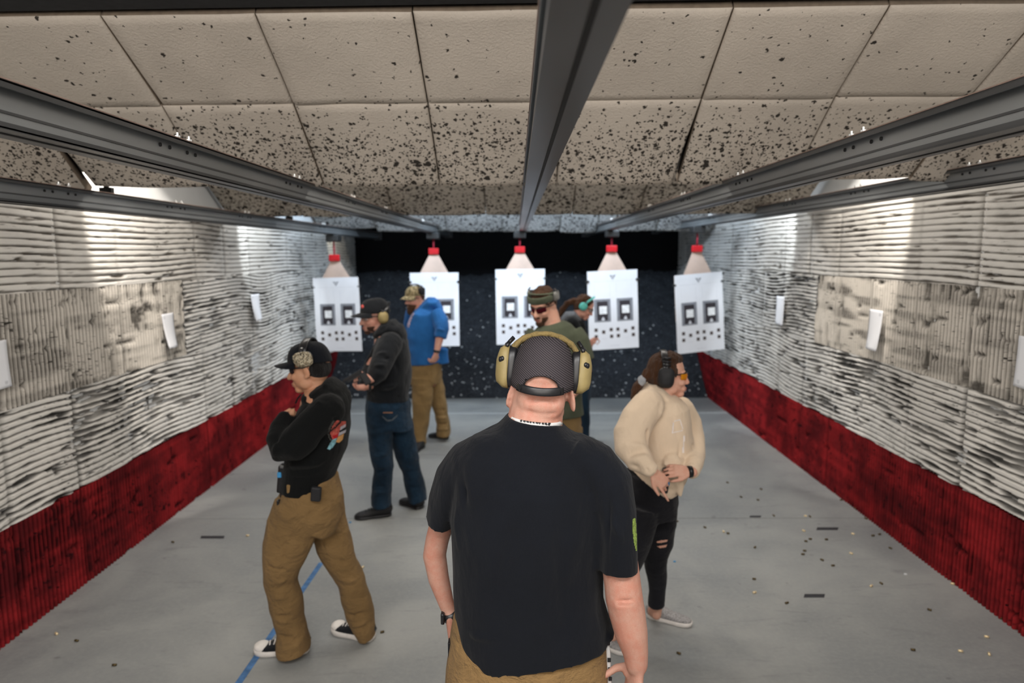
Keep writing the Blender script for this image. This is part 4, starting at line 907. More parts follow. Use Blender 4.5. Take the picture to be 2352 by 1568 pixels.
mb.tube([P(752, 940, 3.34), P(728, 965, 3.30), P(700, 995, 3.26), P(668, 1026, 3.24), P(652, 1030, 3.25), P(642, 1005, 3.27), P(645, 978, 3.31), P(652, 958, 3.34)], [0.085, 0.088, 0.086, 0.078, 0.074, 0.062, 0.052, 0.042], n=18, round_=True)
mb.tube([P(735, 945, 3.64), P(690, 1005, 3.68), P(665, 1030, 3.64), P(672, 1000, 3.52)], [0.08, 0.072, 0.065, 0.05], n=16, round_=True)
# hood lying on the back and round the neck
T(mb, [(712, 912, 17, 0.11), (735, 905, 22, 0.13), (762, 898, 26, 0.14), (778, 915, 25, 0.14), (781, 940, 22, 0.11), (770, 960, 16, 0.07)], D2, ref=(0, 1, 0))
T(mb, [(758, 880, 12, 0.10), (772, 896, 20, 0.12), (783, 920, 20, 0.12)], D2)
fo = [fl(690, 1040, 760, 1000, 3.28, 0.016, -0.010), fl(665, 1070, 770, 1060, 3.30, 0.014, 0.008), fl(660, 1085, 765, 1078, 3.30, 0.012, -0.008), fl(700, 1000, 650, 1050, 3.17, 0.014, 0.006), fl(690, 985, 640, 1010, 3.17, 0.012, -0.007), fl(730, 930, 775, 965, 3.28, 0.010, -0.012), fl(720, 912, 770, 955, 3.28, 0.010, 0.006), fl(655, 1102, 765, 1098, 3.30, 0.006, -0.006), fl(640, 1015, 625, 985, 3.2, 0.010, -0.006), fl(625, 1060, 640, 1000, 3.18, 0.012, 0.006)]
sh2 = soft(mb, 'hoodie', M_blackfleece, p2, 0.007, 4, fold=fo, noise=(0.005, (6, 6, 6)))
M_pr = plain('red_print', (0.42, 0.08, 0.06), 0.8, var=0.35, sc=60); M_pt = plain('orange_print', (0.50, 0.26, 0.09), 0.8); M_pb = plain('pale_blue_print', (0.16, 0.33, 0.38), 0.8, var=0.35, sc=70); M_dr = plain('deep_red_print', (0.40, 0.01, 0.015), 0.8); M_pg = plain('pale_grey_print', (0.40, 0.38, 0.42), 0.8)
for nm, pl, mt, of in (('printed_ring', [(773, 964), (766, 970), (759, 982), (755, 995), (757, 1004), (762, 1011), (759, 1012), (754, 1004), (752, 994), (756, 980), (763, 968)], plain('dim_ring_print', (0.06, 0.055, 0.05), 0.8), 0.0015),
    ('printed_disc', [(773, 965), (794, 968), (793, 980), (781, 985), (778, 997), (774, 1006), (765, 1010), (760, 1002), (758, 992), (762, 980), (768, 970)], M_pr, 0.0015), ('printed_stroke', [(781, 980), (793, 973), (792, 980), (780, 988)], M_pg, 0.003), ('printed_stroke', [(778, 993), (794, 986), (792, 993), (776, 1001)], M_pg, 0.003),
    ('printed_patch', [(775, 1003), (789, 995), (786, 1009), (778, 1016), (770, 1015)], M_pt, 0.003), ('printed_tail', [(773, 1005), (770, 1017), (764, 1026), (757, 1032), (751, 1030), (757, 1018), (763, 1009)], M_pb, 0.0035), ('printed_bar', [(763, 1000), (776, 996), (773, 1004), (766, 1007)], M_dr, 0.003)):
    printed(nm, sh2, pl, mt, 22, of)
mb = MB(); mb.tube([P(692, 905, 3.36), P(684, 914, 3.34), P(679, 926, 3.32)], 0.004, n=8); mb.build('drawstring', M_blackfleece, p2, True)
mb = MB()
T(mb, [(712, 1095, 62, 0.155), (716, 1130, 70, 0.165), (712, 1165, 76, 0.17), (700, 1195, 76, 0.15)], D2, sq=2.2, round_=False, n=26)
T(mb, [(690, 1165, 62, 0.10), (672, 1210, 60, 0.10), (658, 1255, 52, 0.10), (648, 1300, 42, 0.095), (645, 1335, 37, 0.088), (656, 1380, 38, 0.09), (664, 1420, 33, 0.085), (672, 1445, 32, 0.085), (674, 1475, 37, 0.095), (674, 1495, 38, 0.10)], 3.41, round_=False, n=22)
T(mb, [(745, 1160, 42, 0.10), (755, 1205, 44, 0.10), (768, 1255, 42, 0.095), (788, 1300, 34, 0.09), (808, 1333, 31, 0.085), (818, 1375, 34, 0.085), (829, 1412, 33, 0.085), (835, 1438, 28, 0.085), (842, 1464, 22, 0.085)], 3.58, round_=False, n=22)
fo = [fl(640, 1195, 700, 1180, 3.3, 0.02, 0.008), fl(660, 1250, 715, 1195, 3.3, 0.012, -0.010), fl(665, 1225, 710, 1180, 3.3, 0.012, 0.008), fl(610, 1300, 655, 1308, 3.32, 0.006, -0.010), fl(640, 1340, 685, 1328, 3.32, 0.012, 0.010), fl(640, 1355, 690, 1350, 3.32, 0.010, -0.009), fl(630, 1375, 695, 1372, 3.32, 0.012, 0.008), fl(636, 1415, 690, 1420, 3.32, 0.012, -0.012), fl(640, 1428, 696, 1432, 3.32, 0.010, 0.010), fl(640, 1460, 700, 1472, 3.33, 0.012, -0.012), fl(650, 1478, 706, 1450, 3.33, 0.010, 0.009),
      fl(740, 1215, 790, 1195, 3.5, 0.012, -0.008), fl(735, 1230, 800, 1210, 3.5, 0.014, 0.008), fl(760, 1280, 820, 1300, 3.5, 0.012, -0.009), fl(780, 1330, 840, 1340, 3.5, 0.013, 0.008), fl(790, 1420, 855, 1405, 3.5, 0.012, -0.012), fl(800, 1440, 860, 1425, 3.5, 0.010, 0.010), fl(722, 1240, 745, 1150, 3.4, 0.012, -0.012), fl(655, 1240, 652, 1300, 3.31, 0.006, -0.006)]
tr2 = soft(mb, 'trousers', M_khaki, p2, 0.0075, 3, fold=fo, noise=(0.006, (8, 8, 7)))
mb = MB(); T(mb, [(711, 1112, 63, 0.162), (713, 1128, 66, 0.166)], D2, sq=2.2, round_=False, n=36); bl2 = mb.build('belt', M_blkm, p2, True)
MB().box(P(726, 1134, 3.30), (0.05, 0.03, 0.075), Matrix.Rotation(0.1, 3, 'Y'), bevel=0.008).build('belt_pouch', M_blkm, p2)
MB().box(P(664, 1122, 3.33), (0.022, 0.02, 0.045), bevel=0.006).build('belt_loop', M_khaki, p2)
hb = MB(); hb.box(P(652, 1098, 3.42), (0.055, 0.06, 0.15), Matrix.Rotation(0.12, 3, 'Y'), bevel=0.012); hb.box(P(640, 1158, 3.36), (0.012, 0.03, 0.05), bevel=0.004); h2_ = hb.build('holster', M_blk, p2)
MB().box(P(643, 1089, 3.40), (0.022, 0.03, 0.03), bevel=0.005).build('blue_grip_plug', M_bl, h2_)
shoe(P(586, 1497, 3.45).xy.to_3d(), P(711, 1500, 3.47).xy.to_3d(), p2, M_canvas, M_wht, h=0.085, toecap=M_wht, laces=M_wht, sole_h=0.030)
hl = G(858, 1470); tl = G(766, 1447); shoe((tl.x, tl.y, 0.0), (hl.x, hl.y, 0.0), p2, M_canvas, M_wht, h=0.085, toecap=M_wht, laces=M_wht, sole_h=0.030)
cap(H2, p2, M_blackcloth, z0=0.034, tilt=0.10, ztop=0.132, brim=0.072, droop=0.008, rx=0.086, ry=0.108)
mf = muffs(H2, p2, M_blk, M_camo2, M_blk, band_r=0.150, tilt=-0.01, w=0.020, th=0.006, cz=0.055, cy=-0.012, ch=0.040, cw=0.048, cx=0.082, dep=0.030, sq=2.6)
glasses(H2, p2, M_blk, M_lensd, z=0.004)
# ================================================================== 3: man in charcoal hoodie and jeans holding a pistol
D3 = 5.45; p3 = person(P(880, 1180, D3).x, D3, 'person in a charcoal hoodie, dark jeans and black cap, holding a pistol low'); 
H3 = frame(P(861, 728, D3), (-0.88, -0.50, -0.10), (0, 0, 1), 1.10)
mb = MB(); add_head(mb, H3, 1.1); T(mb, [(872, 735, 15, 0.055), (885, 765, 20, 0.07)], D3); T(mb, [(890, 780, 30, 0.12), (892, 900, 36, 0.12), (892, 940, 36, 0.13)], D3)
mb.tube([P(893, 792, 5.25), P(880, 828, 5.18), P(870, 862, 5.12), P(862, 872, 5.08), P(852, 872, 5.05)], [0.055, 0.048, 0.042, 0.037, 0.029], n=12, round_=True)
mb.tube([P(880, 795, 5.6), P(850, 845, 5.5), P(846, 885, 5.35), P(847, 888, 5.22)], [0.05, 0.045, 0.036, 0.027], n=12, round_=True)
add_hand(mb, P(852, 870, 5.05), (-0.7, -0.1, 0.5), (-0.3, -0.2, -0.9), 1, 1.0, (0.9, 1.0, 1.0, 1.0)); add_hand(mb, P(846, 888, 5.18), (-0.7, -0.3, 0.0), (0.1, -0.3, 0.9), 1, 1.0, (0.9, 1.0, 1.0, 1.1))
leg_core(mb, P(872, 940, 5.4), P(878, 1070, 5.38), P(878, 1160, 5.40)); leg_core(mb, P(915, 940, 5.55), P(938, 1070, 5.6), P(957, 1140, 5.62))
soft(mb, 'body', M_skin3, p3, 0.006, 2, dents=sockets(H3)); eyes(H3, p3, M_dbeard); lips(H3, p3, M_lip)
mb = MB(); ellM(mb, H3, (0, 0.030, -0.062), (0.063, 0.056, 0.044)); ellM(mb, H3, (0, 0.068, -0.100), (0.032, 0.024, 0.020)); mb.build('beard', M_dbeard, p3, True)
mb = MB(); ellM(mb, H3, (0, -0.040, 0.0), (0.079, 0.070, 0.062)); ellM(mb, H3, (0, -0.022, 0.05), (0.079, 0.086, 0.07)); soft(mb, 'hair', M_bhair, p3, 0.007, 2)
mb = MB()
T(mb, [(895, 768, 28, 0.14), (900, 785, 38, 0.19), (899, 815, 44, 0.20), (896, 845, 48, 0.20), (894, 875, 49, 0.195), (892, 900, 48, 0.18), (892, 917, 49, 0.175)], D3, sq=2.3, round_=False, n=26)
mb.tube([P(897, 790, 5.27), P(884, 812, 5.20), P(873, 840, 5.14), P(866, 862, 5.10), P(856, 870, 5.08)], [0.095, 0.092, 0.085, 0.078, 0.060], n=18, round_=True)
mb.tube([P(882, 795, 5.58), P(858, 840, 5.55), P(842, 872, 5.42), P(838, 882, 5.32)], [0.085, 0.075, 0.065, 0.05], n=14, round_=True)
T(mb, [(869, 768, 11, 0.08), (880, 762, 13, 0.11), (900, 752, 15, 0.13), (915, 757, 15, 0.12), (922, 772, 14, 0.09)], D3); T(mb, [(873, 765, 10, 0.10), (885, 748, 11, 0.11), (903, 743, 10, 0.10)], D3)
fo = [fl(870, 812, 900, 806, 5.1, 0.014, 0.012), fl(868, 826, 898, 822, 5.1, 0.013, -0.012), fl(864, 840, 894, 838, 5.06, 0.014, 0.012), fl(880, 890, 935, 880, 5.26, 0.016, 0.012), fl(870, 902, 938, 896, 5.26, 0.013, -0.010), fl(890, 800, 905, 860, 5.2, 0.014, -0.012), fl(905, 830, 930, 880, 5.26, 0.018, -0.01), fl(865, 775, 925, 775, 5.3, 0.01, -0.012), fl(848, 910, 938, 911, 5.3, 0.008, -0.008)]
sh3 = soft(mb, 'hoodie', M_charfleece, p3, 0.008, 3, fold=fo, noise=(0.006, (6, 6, 6)))
mb = MB()
T(mb, [(892, 900, 46, 0.165), (892, 930, 51, 0.17), (893, 960, 52, 0.165), (893, 985, 52, 0.15)], D3, sq=2.2, round_=False, n=26)
T(mb, [(872, 965, 32, 0.11), (873, 1005, 29, 0.11), (876, 1045, 26, 0.10), (881, 1075, 22, 0.09), (877, 1110, 24, 0.09), (876, 1140, 23, 0.10), (877, 1160, 23, 0.105)], 5.4, round_=False, n=20)
T(mb, [(918, 965, 28, 0.11), (925, 1005, 27, 0.11), (934, 1045, 25, 0.10), (944, 1075, 21, 0.09), (952, 1110, 22, 0.09), (957, 1135, 20, 0.10), (958, 1148, 20, 0.10)], 5.6, round_=False, n=20)
fo = [fl(858, 1050, 900, 1040, 5.3, 0.02, 0.012), fl(860, 1085, 900, 1078, 5.3, 0.016, -0.014), fl(855, 1115, 900, 1120, 5.3, 0.014, -0.014), fl(855, 1130, 900, 1132, 5.3, 0.014, 0.012), fl(930, 1085, 965, 1080, 5.5, 0.016, -0.012), fl(935, 1120, 975, 1118, 5.5, 0.014, -0.012), fl(905, 1035, 905, 960, 5.35, 0.015, -0.014), fl(845, 1000, 900, 985, 5.3, 0.02, 0.008)]
tr3 = soft(mb, 'jeans', M_jeans, p3, 0.0085, 3, fold=fo, noise=(0.007, (8, 8, 7)))
M_stitch = plain('rust_stitching', (0.30, 0.15, 0.09), 0.9); M_stitch2 = plain('grey_stitching', (0.10, 0.12, 0.14), 0.9)
printed('pocket_stitching', tr3, [(880, 946), (902, 946), (902, 948.5), (880, 948.5)], M_stitch, 26, 0.002)
printed('pocket_stitching', tr3, [(879, 955), (890, 964), (900, 963), (913, 952), (913, 954), (901, 966), (889, 967), (878, 957)], M_stitch2, 30, 0.002)
shoe(P(815, 1176, 5.33).xy.to_3d(), P(899, 1182, 5.42).xy.to_3d(), p3, M_blkm, M_blk, h=0.095, laces=M_blk, wd=0.052); tl, hl = G(922, 1153), G(972, 1166); shoe((tl.x, tl.y, 0), (tl.x+0.20, tl.y-0.16, 0), p3, M_blkm, M_blk, h=0.09, wd=0.052)
cp3 = cap(H3, p3, M_charfleece, z0=0.034, tilt=0.06, ztop=0.135, brim=0.075, droop=0.012, rx=0.086, ry=0.109)
m = MB(); ellM(m, H3, (-0.012, 0.084, 0.088), (0.024, 0.013, 0.016)); m.build('embroidered_emblem', plain('red_embroidery', (0.55, 0.09, 0.08), 0.9), cp3, True)
muffs(H3, p3, M_blk, M_tan, M_blk, band_r=0.098, tilt=-0.085, w=0.010, th=0.004, cz=0.0, cy=-0.030, ch=0.042, cw=0.038, cx=0.082, dep=0.042)
glasses(H3, p3, M_blk, M_lensc, z=0.003)
m = MB(); q = P(822, 872, 5.07); m.tube([P(850, 888, 5.17)+V((0.01, 0, 0)), P(847, 888, 5.165)], 0.034, n=18); m.build('wristwatch', M_blk, p3, True)
# pistol, muzzle pointing down left
g0 = P(828, 852, 4.96); gm = P(795, 872, 4.94); ax = (gm-g0).normalized(); nm = ax.cross(V((0, 1, 0))).normalized()
if nm.z > 0: nm = -nm
GM = Matrix((ax, V((0, 1, 0)), ax.cross(V((0, 1, 0))))).transposed()
gun = empty('pistol', g0, 'black pistol held in both hands and pointed at the floor', 'pistol')
MB().box(g0+ax*0.070, (0.15, 0.024, 0.026), GM, bevel=0.004).build('slide', M_gunm, gun); MB().box(g0+ax*0.060+nm*0.019, (0.12, 0.022, 0.016), GM, bevel=0.003).build('frame', M_blk, gun)
MB().box(g0+nm*0.065+ax*0.0, (0.05, 0.027, 0.10), GM, bevel=0.008).build('grip', M_blk, gun); MB().tube([g0+ax*0.04+nm*0.03, g0+ax*0.05+nm*0.055, g0+ax*0.085+nm*0.05, g0+ax*0.09+nm*0.03], 0.004, n=8).build('trigger_guard', M_blk, gun, True)
MB().tube([g0+ax*0.144, g0+ax*0.150], 0.007, n=10).build('muzzle', M_gunm, gun, True)

# ================================================================== 4: bearded man in blue hoodie
D4 = 7.5; p4 = person(P(970, 1015, D4).x, D4, 'person with a ginger beard in a bright blue hoodie, tan trousers and camouflage cap')
H4 = frame(P(953, 685, D4), (-0.72, -0.68, -0.10), (0.02, 0, 1), 1.08)
mb = MB(); add_head(mb, H4, 1.1); T(mb, [(960, 690, 11, 0.055), (967, 705, 14, 0.07)], D4); T(mb, [(972, 715, 24, 0.12), (976, 820, 30, 0.12), (978, 850, 30, 0.13)], D4)
mb.tube([P(1003, 725, 7.35), P(1013, 752, 7.30), P(1009, 780, 7.25), P(1003, 808, 7.2)], [0.055, 0.05, 0.044, 0.030], n=12, round_=True); add_hand(mb, P(1002, 812, 7.2), (-0.35, 0.1, -0.9), (-0.5, 0.5, 0.1), -1, 1.05, (0.9, 1.0, 1.0, 1.0))
mb.tube([P(945, 722, 7.7), P(940, 760, 7.85), P(944, 800, 7.8), P(948, 830, 7.7)], [0.05, 0.045, 0.038, 0.028], n=12, round_=True); add_hand(mb, P(948, 833, 7.7), (0.2, 0.1, -0.9), (0.8, 0.2, 0), 1, 1.0)
leg_core(mb, P(962, 850, 7.45), P(970, 930, 7.40), P(963, 1005, 7.4)); leg_core(mb, P(990, 850, 7.6), P(1005, 930, 7.7), P(1018, 985, 7.75))
soft(mb, 'body', M_skin3, p4, 0.0065, 2, dents=sockets(H4)); eyes(H4, p4, M_beard)
mb = MB(); ellM(mb, H4, (0, 0.034, -0.074), (0.066, 0.064, 0.052)); ellM(mb, H4, (0, 0.070, -0.118), (0.044, 0.036, 0.046)); ellM(mb, H4, (0, 0.092, -0.054), (0.028, 0.012, 0.008)); soft(mb, 'beard', M_beard, p4, 0.006, 2)
mb = MB(); ellM(mb, H4, (0, -0.030, 0.012), (0.078, 0.080, 0.07)); mb.build('hair', M_beard, p4, True)
mb = MB()
T(mb, [(975, 704, 20, 0.12), (977, 720, 32, 0.20), (974, 745, 39, 0.21), (971, 775, 39, 0.21), (974, 800, 37, 0.20), (978, 818, 38, 0.19), (980, 832, 39, 0.185)], D4, sq=2.3, round_=False, n=26)
mb.tube([P(1000, 718, 7.40), P(1011, 738, 7.34), P(1015, 755, 7.28), P(1011, 776, 7.25)], [0.085, 0.085, 0.080, 0.066], n=18, round_=False)
mb.tube([P(948, 718, 7.68), P(942, 750, 7.82), P(944, 785, 7.8), P(947, 815, 7.72)], [0.08, 0.07, 0.06, 0.05], n=14, round_=True)
mb.tube([P(1018, 800, 7.45), P(1018, 834, 7.45)], [0.05, 0.065], n=14)
T(mb, [(958, 716, 11, 0.10), (970, 706, 12, 0.13), (988, 696, 14, 0.14), (1001, 697, 13, 0.12), (1008, 708, 9, 0.09)], D4); T(mb, [(985, 690, 9, 0.09), (995, 688, 8, 0.09), (1005, 700, 8, 0.08)], D4)
fo = [fl(950, 740, 1000, 750, 7.2, 0.02, -0.014), fl(950, 790, 1000, 770, 7.2, 0.02, 0.014), fl(948, 805, 1000, 790, 7.2, 0.018, -0.014), fl(945, 822, 1005, 815, 7.2, 0.02, 0.012), fl(1000, 740, 1024, 748, 7.2, 0.014, -0.012), fl(998, 752, 1024, 760, 7.2, 0.014, 0.012), fl(996, 725, 990, 790, 7.22, 0.02, -0.018), fl(958, 722, 1010, 716, 7.28, 0.012, -0.014)]
sh4 = soft(mb, 'hoodie', M_blue_hood, p4, 0.009, 3, fold=fo, noise=(0.007, (6, 6, 6)))
printed('chest_print', sh4, [(944, 712), (951, 708), (950, 722), (944, 735), (940, 752), (936, 750), (939, 730)], plain('pink_print', (0.52, 0.42, 0.52), 0.9, var=0.4, sc=40), 22, 0.002)
mb = MB()
T(mb, [(978, 822, 36, 0.17), (978, 845, 37, 0.175), (977, 865, 37, 0.17), (977, 880, 34, 0.15)], D4, sq=2.2, round_=False, n=24)
T(mb, [(969, 865, 26, 0.11), (971, 900, 25, 0.11), (970, 935, 22, 0.10), (968, 960, 19, 0.09), (964, 985, 17, 0.09), (962, 1005, 15, 0.10), (962, 1020, 15, 0.105)], 7.42, round_=False, n=18)
T(mb, [(993, 865, 22, 0.11), (1001, 895, 20, 0.11), (1008, 925, 18, 0.10), (1014, 950, 15, 0.09), (1018, 972, 15, 0.09), (1019, 990, 16, 0.10), (1019, 999, 15, 0.10)], 7.68, round_=False, n=18)
fo = [fl(950, y_, 992, y_+k_, 7.3, 0.016, a_) for y_, k_, a_ in ((885, 3, 0.008), (900, -4, -0.008), (930, 2, 0.012), (945, -4, -0.013), (962, 5, 0.013), (978, -3, -0.013), (990, 4, 0.012), (1004, 0, -0.013))]+[fl(1000, y_, 1032, y_+2, 7.6, 0.014, a_) for y_, a_ in ((940, -0.01), (958, 0.012), (972, -0.013), (984, 0.012))]+[fl(960, 846, 962, 868, 7.28, 0.02, -0.012)]
soft(mb, 'trousers', M_khaki2, p4, 0.009, 3, fold=fo, noise=(0.007, (8, 8, 8)))
q = G(962, 1034); shoe((q.x-0.06, q.y-0.12, 0), (q.x+0.02, q.y+0.14, 0), p4, M_blkm, M_blk, h=0.09, wd=0.052); q = G(985, 1003); shoe((q.x, q.y, 0), (q.x+0.24, q.y-0.08, 0), p4, M_blkm, M_blk, h=0.09, wd=0.05)
cap(H4, p4, M_camo, z0=0.030, tilt=0.05, ztop=0.125, brim=0.068, droop=0.022, rx=0.085, ry=0.108)
muffs(H4, p4, M_blk, M_blkm, M_blk, band_r=0.142, tilt=0.01, w=0.014, th=0.005, cz=0.075, cy=-0.03, ch=0.038, cw=0.034, cx=0.080, dep=0.034)
glasses(H4, p4, M_blk, M_lensc)
m = MB(); a = P(1003, 806, 7.2); m.tube([a+V((0.002, 0, 0.012)), a-V((0.002, 0, 0.012))], [0.037, 0.036], n=16); m.build('wristwatch', M_blk, p4, True)

# ================================================================== 5: man in olive T-shirt looking down
D5 = 5.3; p5 = person(P(1283, 1190, D5).x, D5, 'person in an olive T-shirt, tan trousers and dark red glasses, looking down')
H5 = frame(P(1247, 702, D5), (-0.52, -0.80, -0.30), (0.0, 0, 1), 1.16)
mb = MB(); add_head(mb, H5, 1.02); T(mb, [(1262, 718, 20, 0.06), (1266, 740, 22, 0.07), (1270, 760, 35, 0.10)], D5); T(mb, [(1272, 780, 45, 0.11), (1278, 950, 48, 0.12)], D5)
mb.tube([P(1322, 770, 5.3), P(1340, 815, 5.28), P(1346, 850, 5.25), P(1335, 885, 5.15), P(1315, 905, 5.05)], [0.055, 0.05, 0.045, 0.038, 0.028], n=12, round_=True); add_hand(mb, P(1313, 906, 5.05), (-0.8, -0.3, -0.1), (0, 0.8, -0.2), 1, 1.0, (0.8, 0.8, 0.9, 0.9))
mb.tube([P(1225, 775, 5.3), P(1205, 830, 5.25), P(1212, 870, 5.1), P(1240, 895, 5.02)], [0.055, 0.048, 0.04, 0.028], n=12, round_=True); add_hand(mb, P(1243, 897, 5.02), (0.8, -0.1, -0.1), (0, 0.8, -0.2), -1, 1.0, (0.8, 0.8, 0.9, 0.9))
for s, xx in ((-1, 1255), (1, 1305)): leg_core(mb, P(xx, 965, 5.35), P(xx+s*4, 1090, 5.35), P(xx+s*8, 1180, 5.35))
soft(mb, 'body', M_skin4, p5, 0.006, 2, dents=sockets(H5)); eyes(H5, p5, M_dbeard)
mb = MB(); ellM(mb, H5, (0, 0.032, -0.068), (0.060, 0.058, 0.042)); ellM(mb, H5, (0, 0.066, -0.100), (0.034, 0.030, 0.024)); ellM(mb, H5, (0, 0.093, -0.053), (0.024, 0.010, 0.006)); mb.build('beard', M_beard, p5, True)
lips(H5, p5, M_lip)
mb = MB(); ellM(mb, H5, (0, -0.018, 0.046), (0.080, 0.096, 0.088)); ellM(mb, H5, (0, -0.05, 0.0), (0.076, 0.062, 0.05)); soft(mb, 'hair', M_brhair, p5, 0.006, 2, noise=(0.003, (40, 40, 40)))
mb = MB()
T(mb, [(1268, 742, 28, 0.09), (1270, 752, 42, 0.11), (1273, 772, 58, 0.125), (1276, 810, 59, 0.14), (1279, 860, 57, 0.145), (1280, 910, 58, 0.165), (1281, 953, 60, 0.175)], D5, sq=2.3, round_=False, n=26)
mb.tube([P(1315, 765, 5.3), P(1330, 785, 5.28), P(1340, 808, 5.27), P(1345, 828, 5.26)], [0.085, 0.085, 0.078, 0.072], n=18); mb.tube([P(1232, 765, 5.3), P(1220, 785, 5.28), P(1212, 820, 5.25)], [0.08, 0.078, 0.07], n=18)
fo = [fl(1255, 760, 1250, 800, 5.12, 0.02, -0.01), fl(1318, 775, 1310, 860, 5.15, 0.018, -0.014), fl(1330, 790, 1322, 830, 5.18, 0.012, 0.012), fl(1300, 870, 1330, 940, 5.16, 0.02, -0.010)]
soft(mb, 't_shirt', M_olive, p5, 0.008, 4, fold=fo, noise=(0.005, (5, 5, 4)))
mb = MB(); T(mb, [(1279, 925, 51, 0.135), (1280, 965, 55, 0.15), (1280, 1000, 56, 0.145)], D5, sq=2.2, round_=False, n=24)
for s, xx in ((-1, 1254), (1, 1308)): T(mb, [(xx, 980, 30, 0.11), (xx+s, 1040, 28, 0.10), (xx+s*3, 1100, 26, 0.095), (xx+s*6, 1150, 26, 0.095), (xx+s*8, 1186, 26, 0.10)], 5.35, round_=False, n=18)
soft(mb, 'trousers', M_khaki2, p5, 0.009, 3, fold=[fl(1290, 985, 1330, 1000, 5.2, 0.016, -0.012), fl(1310, 960, 1312, 1020, 5.2, 0.014, 0.01)], noise=(0.007, (8, 8, 8)))
for xx in (1244, 1318):
    q = P(xx, 1190, 5.35); shoe((q.x-0.03, 5.20, 0), (q.x, 5.46, 0), p5, M_blkm, M_blk, h=0.09)
m5 = muffs(H5, p5, M_olive, M_gray, M_blk, band_r=0.105, tilt=0.09, w=0.008, th=0.004, cz=0.066, cy=-0.024, ch=0.034, cw=0.032, cx=0.082, dep=0.032)
m = MB(); pts = [(0.088*math.sin(R(a)), 0.004+0.094*math.cos(R(a)), 0.066) for a in range(-90, 91, 10)]; tubM(m, H5, pts, [(0.007, 0.024)]*len(pts), n=12, ref=(0, 0, 1)); m.build('padded_band', M_olive, m5, True)
glasses(H5, p5, M_blk, M_lensr, h=0.022)

# ================================================================== 6: woman with turquoise ear muffs
D6 = 7.4; p6 = person(P(1338, 1018, D6).x, D6, 'person with turquoise ear muffs, brown ponytail and grey hood, head bowed')
H6 = frame(P(1342, 705, D6), (0.90, -0.12, -0.52), (0.3, 0, 1), 1.05)
mb = MB(); add_head(mb, H6, 0.95, 0.75); T(mb, [(1334, 710, 10, 0.05), (1322, 728, 13, 0.06)], D6); T(mb, [(1318, 745, 20, 0.11), (1326, 800, 20, 0.11), (1334, 880, 20, 0.13)], D6)
mb.tube([P(1318, 745, 7.2), P(1325, 790, 7.15), P(1345, 800, 7.15), P(1352, 795, 7.2)], [0.045, 0.04, 0.034, 0.025], n=12, round_=True); add_hand(mb, P(1353, 797, 7.2), (0.25, -0.1, 0.95), (0.9, 0, 0), 1, 0.95, (0.7, 0.8, 0.9, 0.9))
mb.tube([P(1322, 745, 7.6), P(1330, 790, 7.65), P(1348, 805, 7.5), P(1354, 800, 7.35)], [0.045, 0.04, 0.032, 0.025], n=12, round_=True); add_hand(mb, P(1355, 800, 7.33), (0.3, -0.3, 0.8), (0.9, 0, 0), -1, 0.95, (0.7, 0.8, 0.9, 0.9))
leg_core(mb, P(1336, 880, 7.35), P(1342, 950, 7.33), P(1342, 1008, 7.33), (0.07, 0.05, 0.035)); leg_core(mb, P(1334, 880, 7.55), P(1330, 950, 7.6), P(1326, 998, 7.65), (0.07, 0.05, 0.035))
soft(mb, 'body', M_skin3, p6, 0.006, 2, dents=sockets(H6)); eyes(H6, p6, M_brhair)
mb = MB(); ellM(mb, H6, (0, -0.020, 0.040), (0.080, 0.095, 0.090)); ellM(mb, H6, (0, -0.05, -0.01), (0.076, 0.062, 0.07))
T(mb, [(1318, 690, 7, 0.04), (1303, 697, 7, 0.035), (1292, 710, 7, 0.03), (1286, 726, 5, 0.025)], D6); soft(mb, 'hair', M_brhair, p6, 0.0065, 2, noise=(0.003, (40, 40, 40)))
mb = MB(); T(mb, [(1312, 728, 17, 0.12), (1316, 745, 27, 0.18), (1322, 780, 30, 0.18), (1330, 820, 28, 0.17), (1334, 860, 24, 0.17), (1335, 890, 23, 0.17)], D6, sq=2.2, round_=False, n=24)
mb.tube([P(1316, 745, 7.22), P(1322, 775, 7.17), P(1332, 797, 7.15), P(1346, 799, 7.17)], [0.075, 0.070, 0.062, 0.048], n=14, round_=True); mb.tube([P(1320, 745, 7.6), P(1328, 785, 7.63), P(1344, 803, 7.5)], [0.07, 0.06, 0.05], n=14, round_=True)
soft(mb, 'jacket', M_blackfleece, p6, 0.009, 3, noise=(0.006, (6, 6, 6)))
mb = MB(); T(mb, [(1296, 734, 9, 0.10), (1304, 725, 11, 0.13), (1316, 724, 11, 0.12), (1328, 735, 8, 0.08)], D6-0.04); soft(mb, 'hood', cloth('grey_fleece', (0.10, 0.105, 0.115), wr=0.6), p6, 0.009, 2)
mb = MB(); T(mb, [(1335, 872, 22, 0.165), (1336, 895, 22, 0.165), (1337, 915, 20, 0.15)], D6, round_=False, n=20)
T(mb, [(1338, 900, 16, 0.09), (1341, 940, 14, 0.08), (1343, 975, 12, 0.07), (1343, 1005, 12, 0.075), (1343, 1016, 12, 0.08)], 7.33, round_=False, n=16); T(mb, [(1334, 900, 16, 0.09), (1331, 940, 14, 0.08), (1328, 975, 12, 0.07), (1326, 1003, 12, 0.08)], 7.6, round_=False, n=16)
soft(mb, 'jeans', M_jeans, p6, 0.009, 3, noise=(0.006, (8, 8, 8)))
q = G(1343, 1024); t_ = G(1386, 1023); shoe((t_.x, t_.y, 0), (q.x-0.03, q.y+0.06, 0), p6, M_blkm, M_blk, h=0.085, wd=0.042); q = P(1326, 1000, 7.65); shoe((q.x+0.2, 7.62, 0), (q.x-0.04, 7.66, 0), p6, M_blkm, M_blk, h=0.085, wd=0.042)
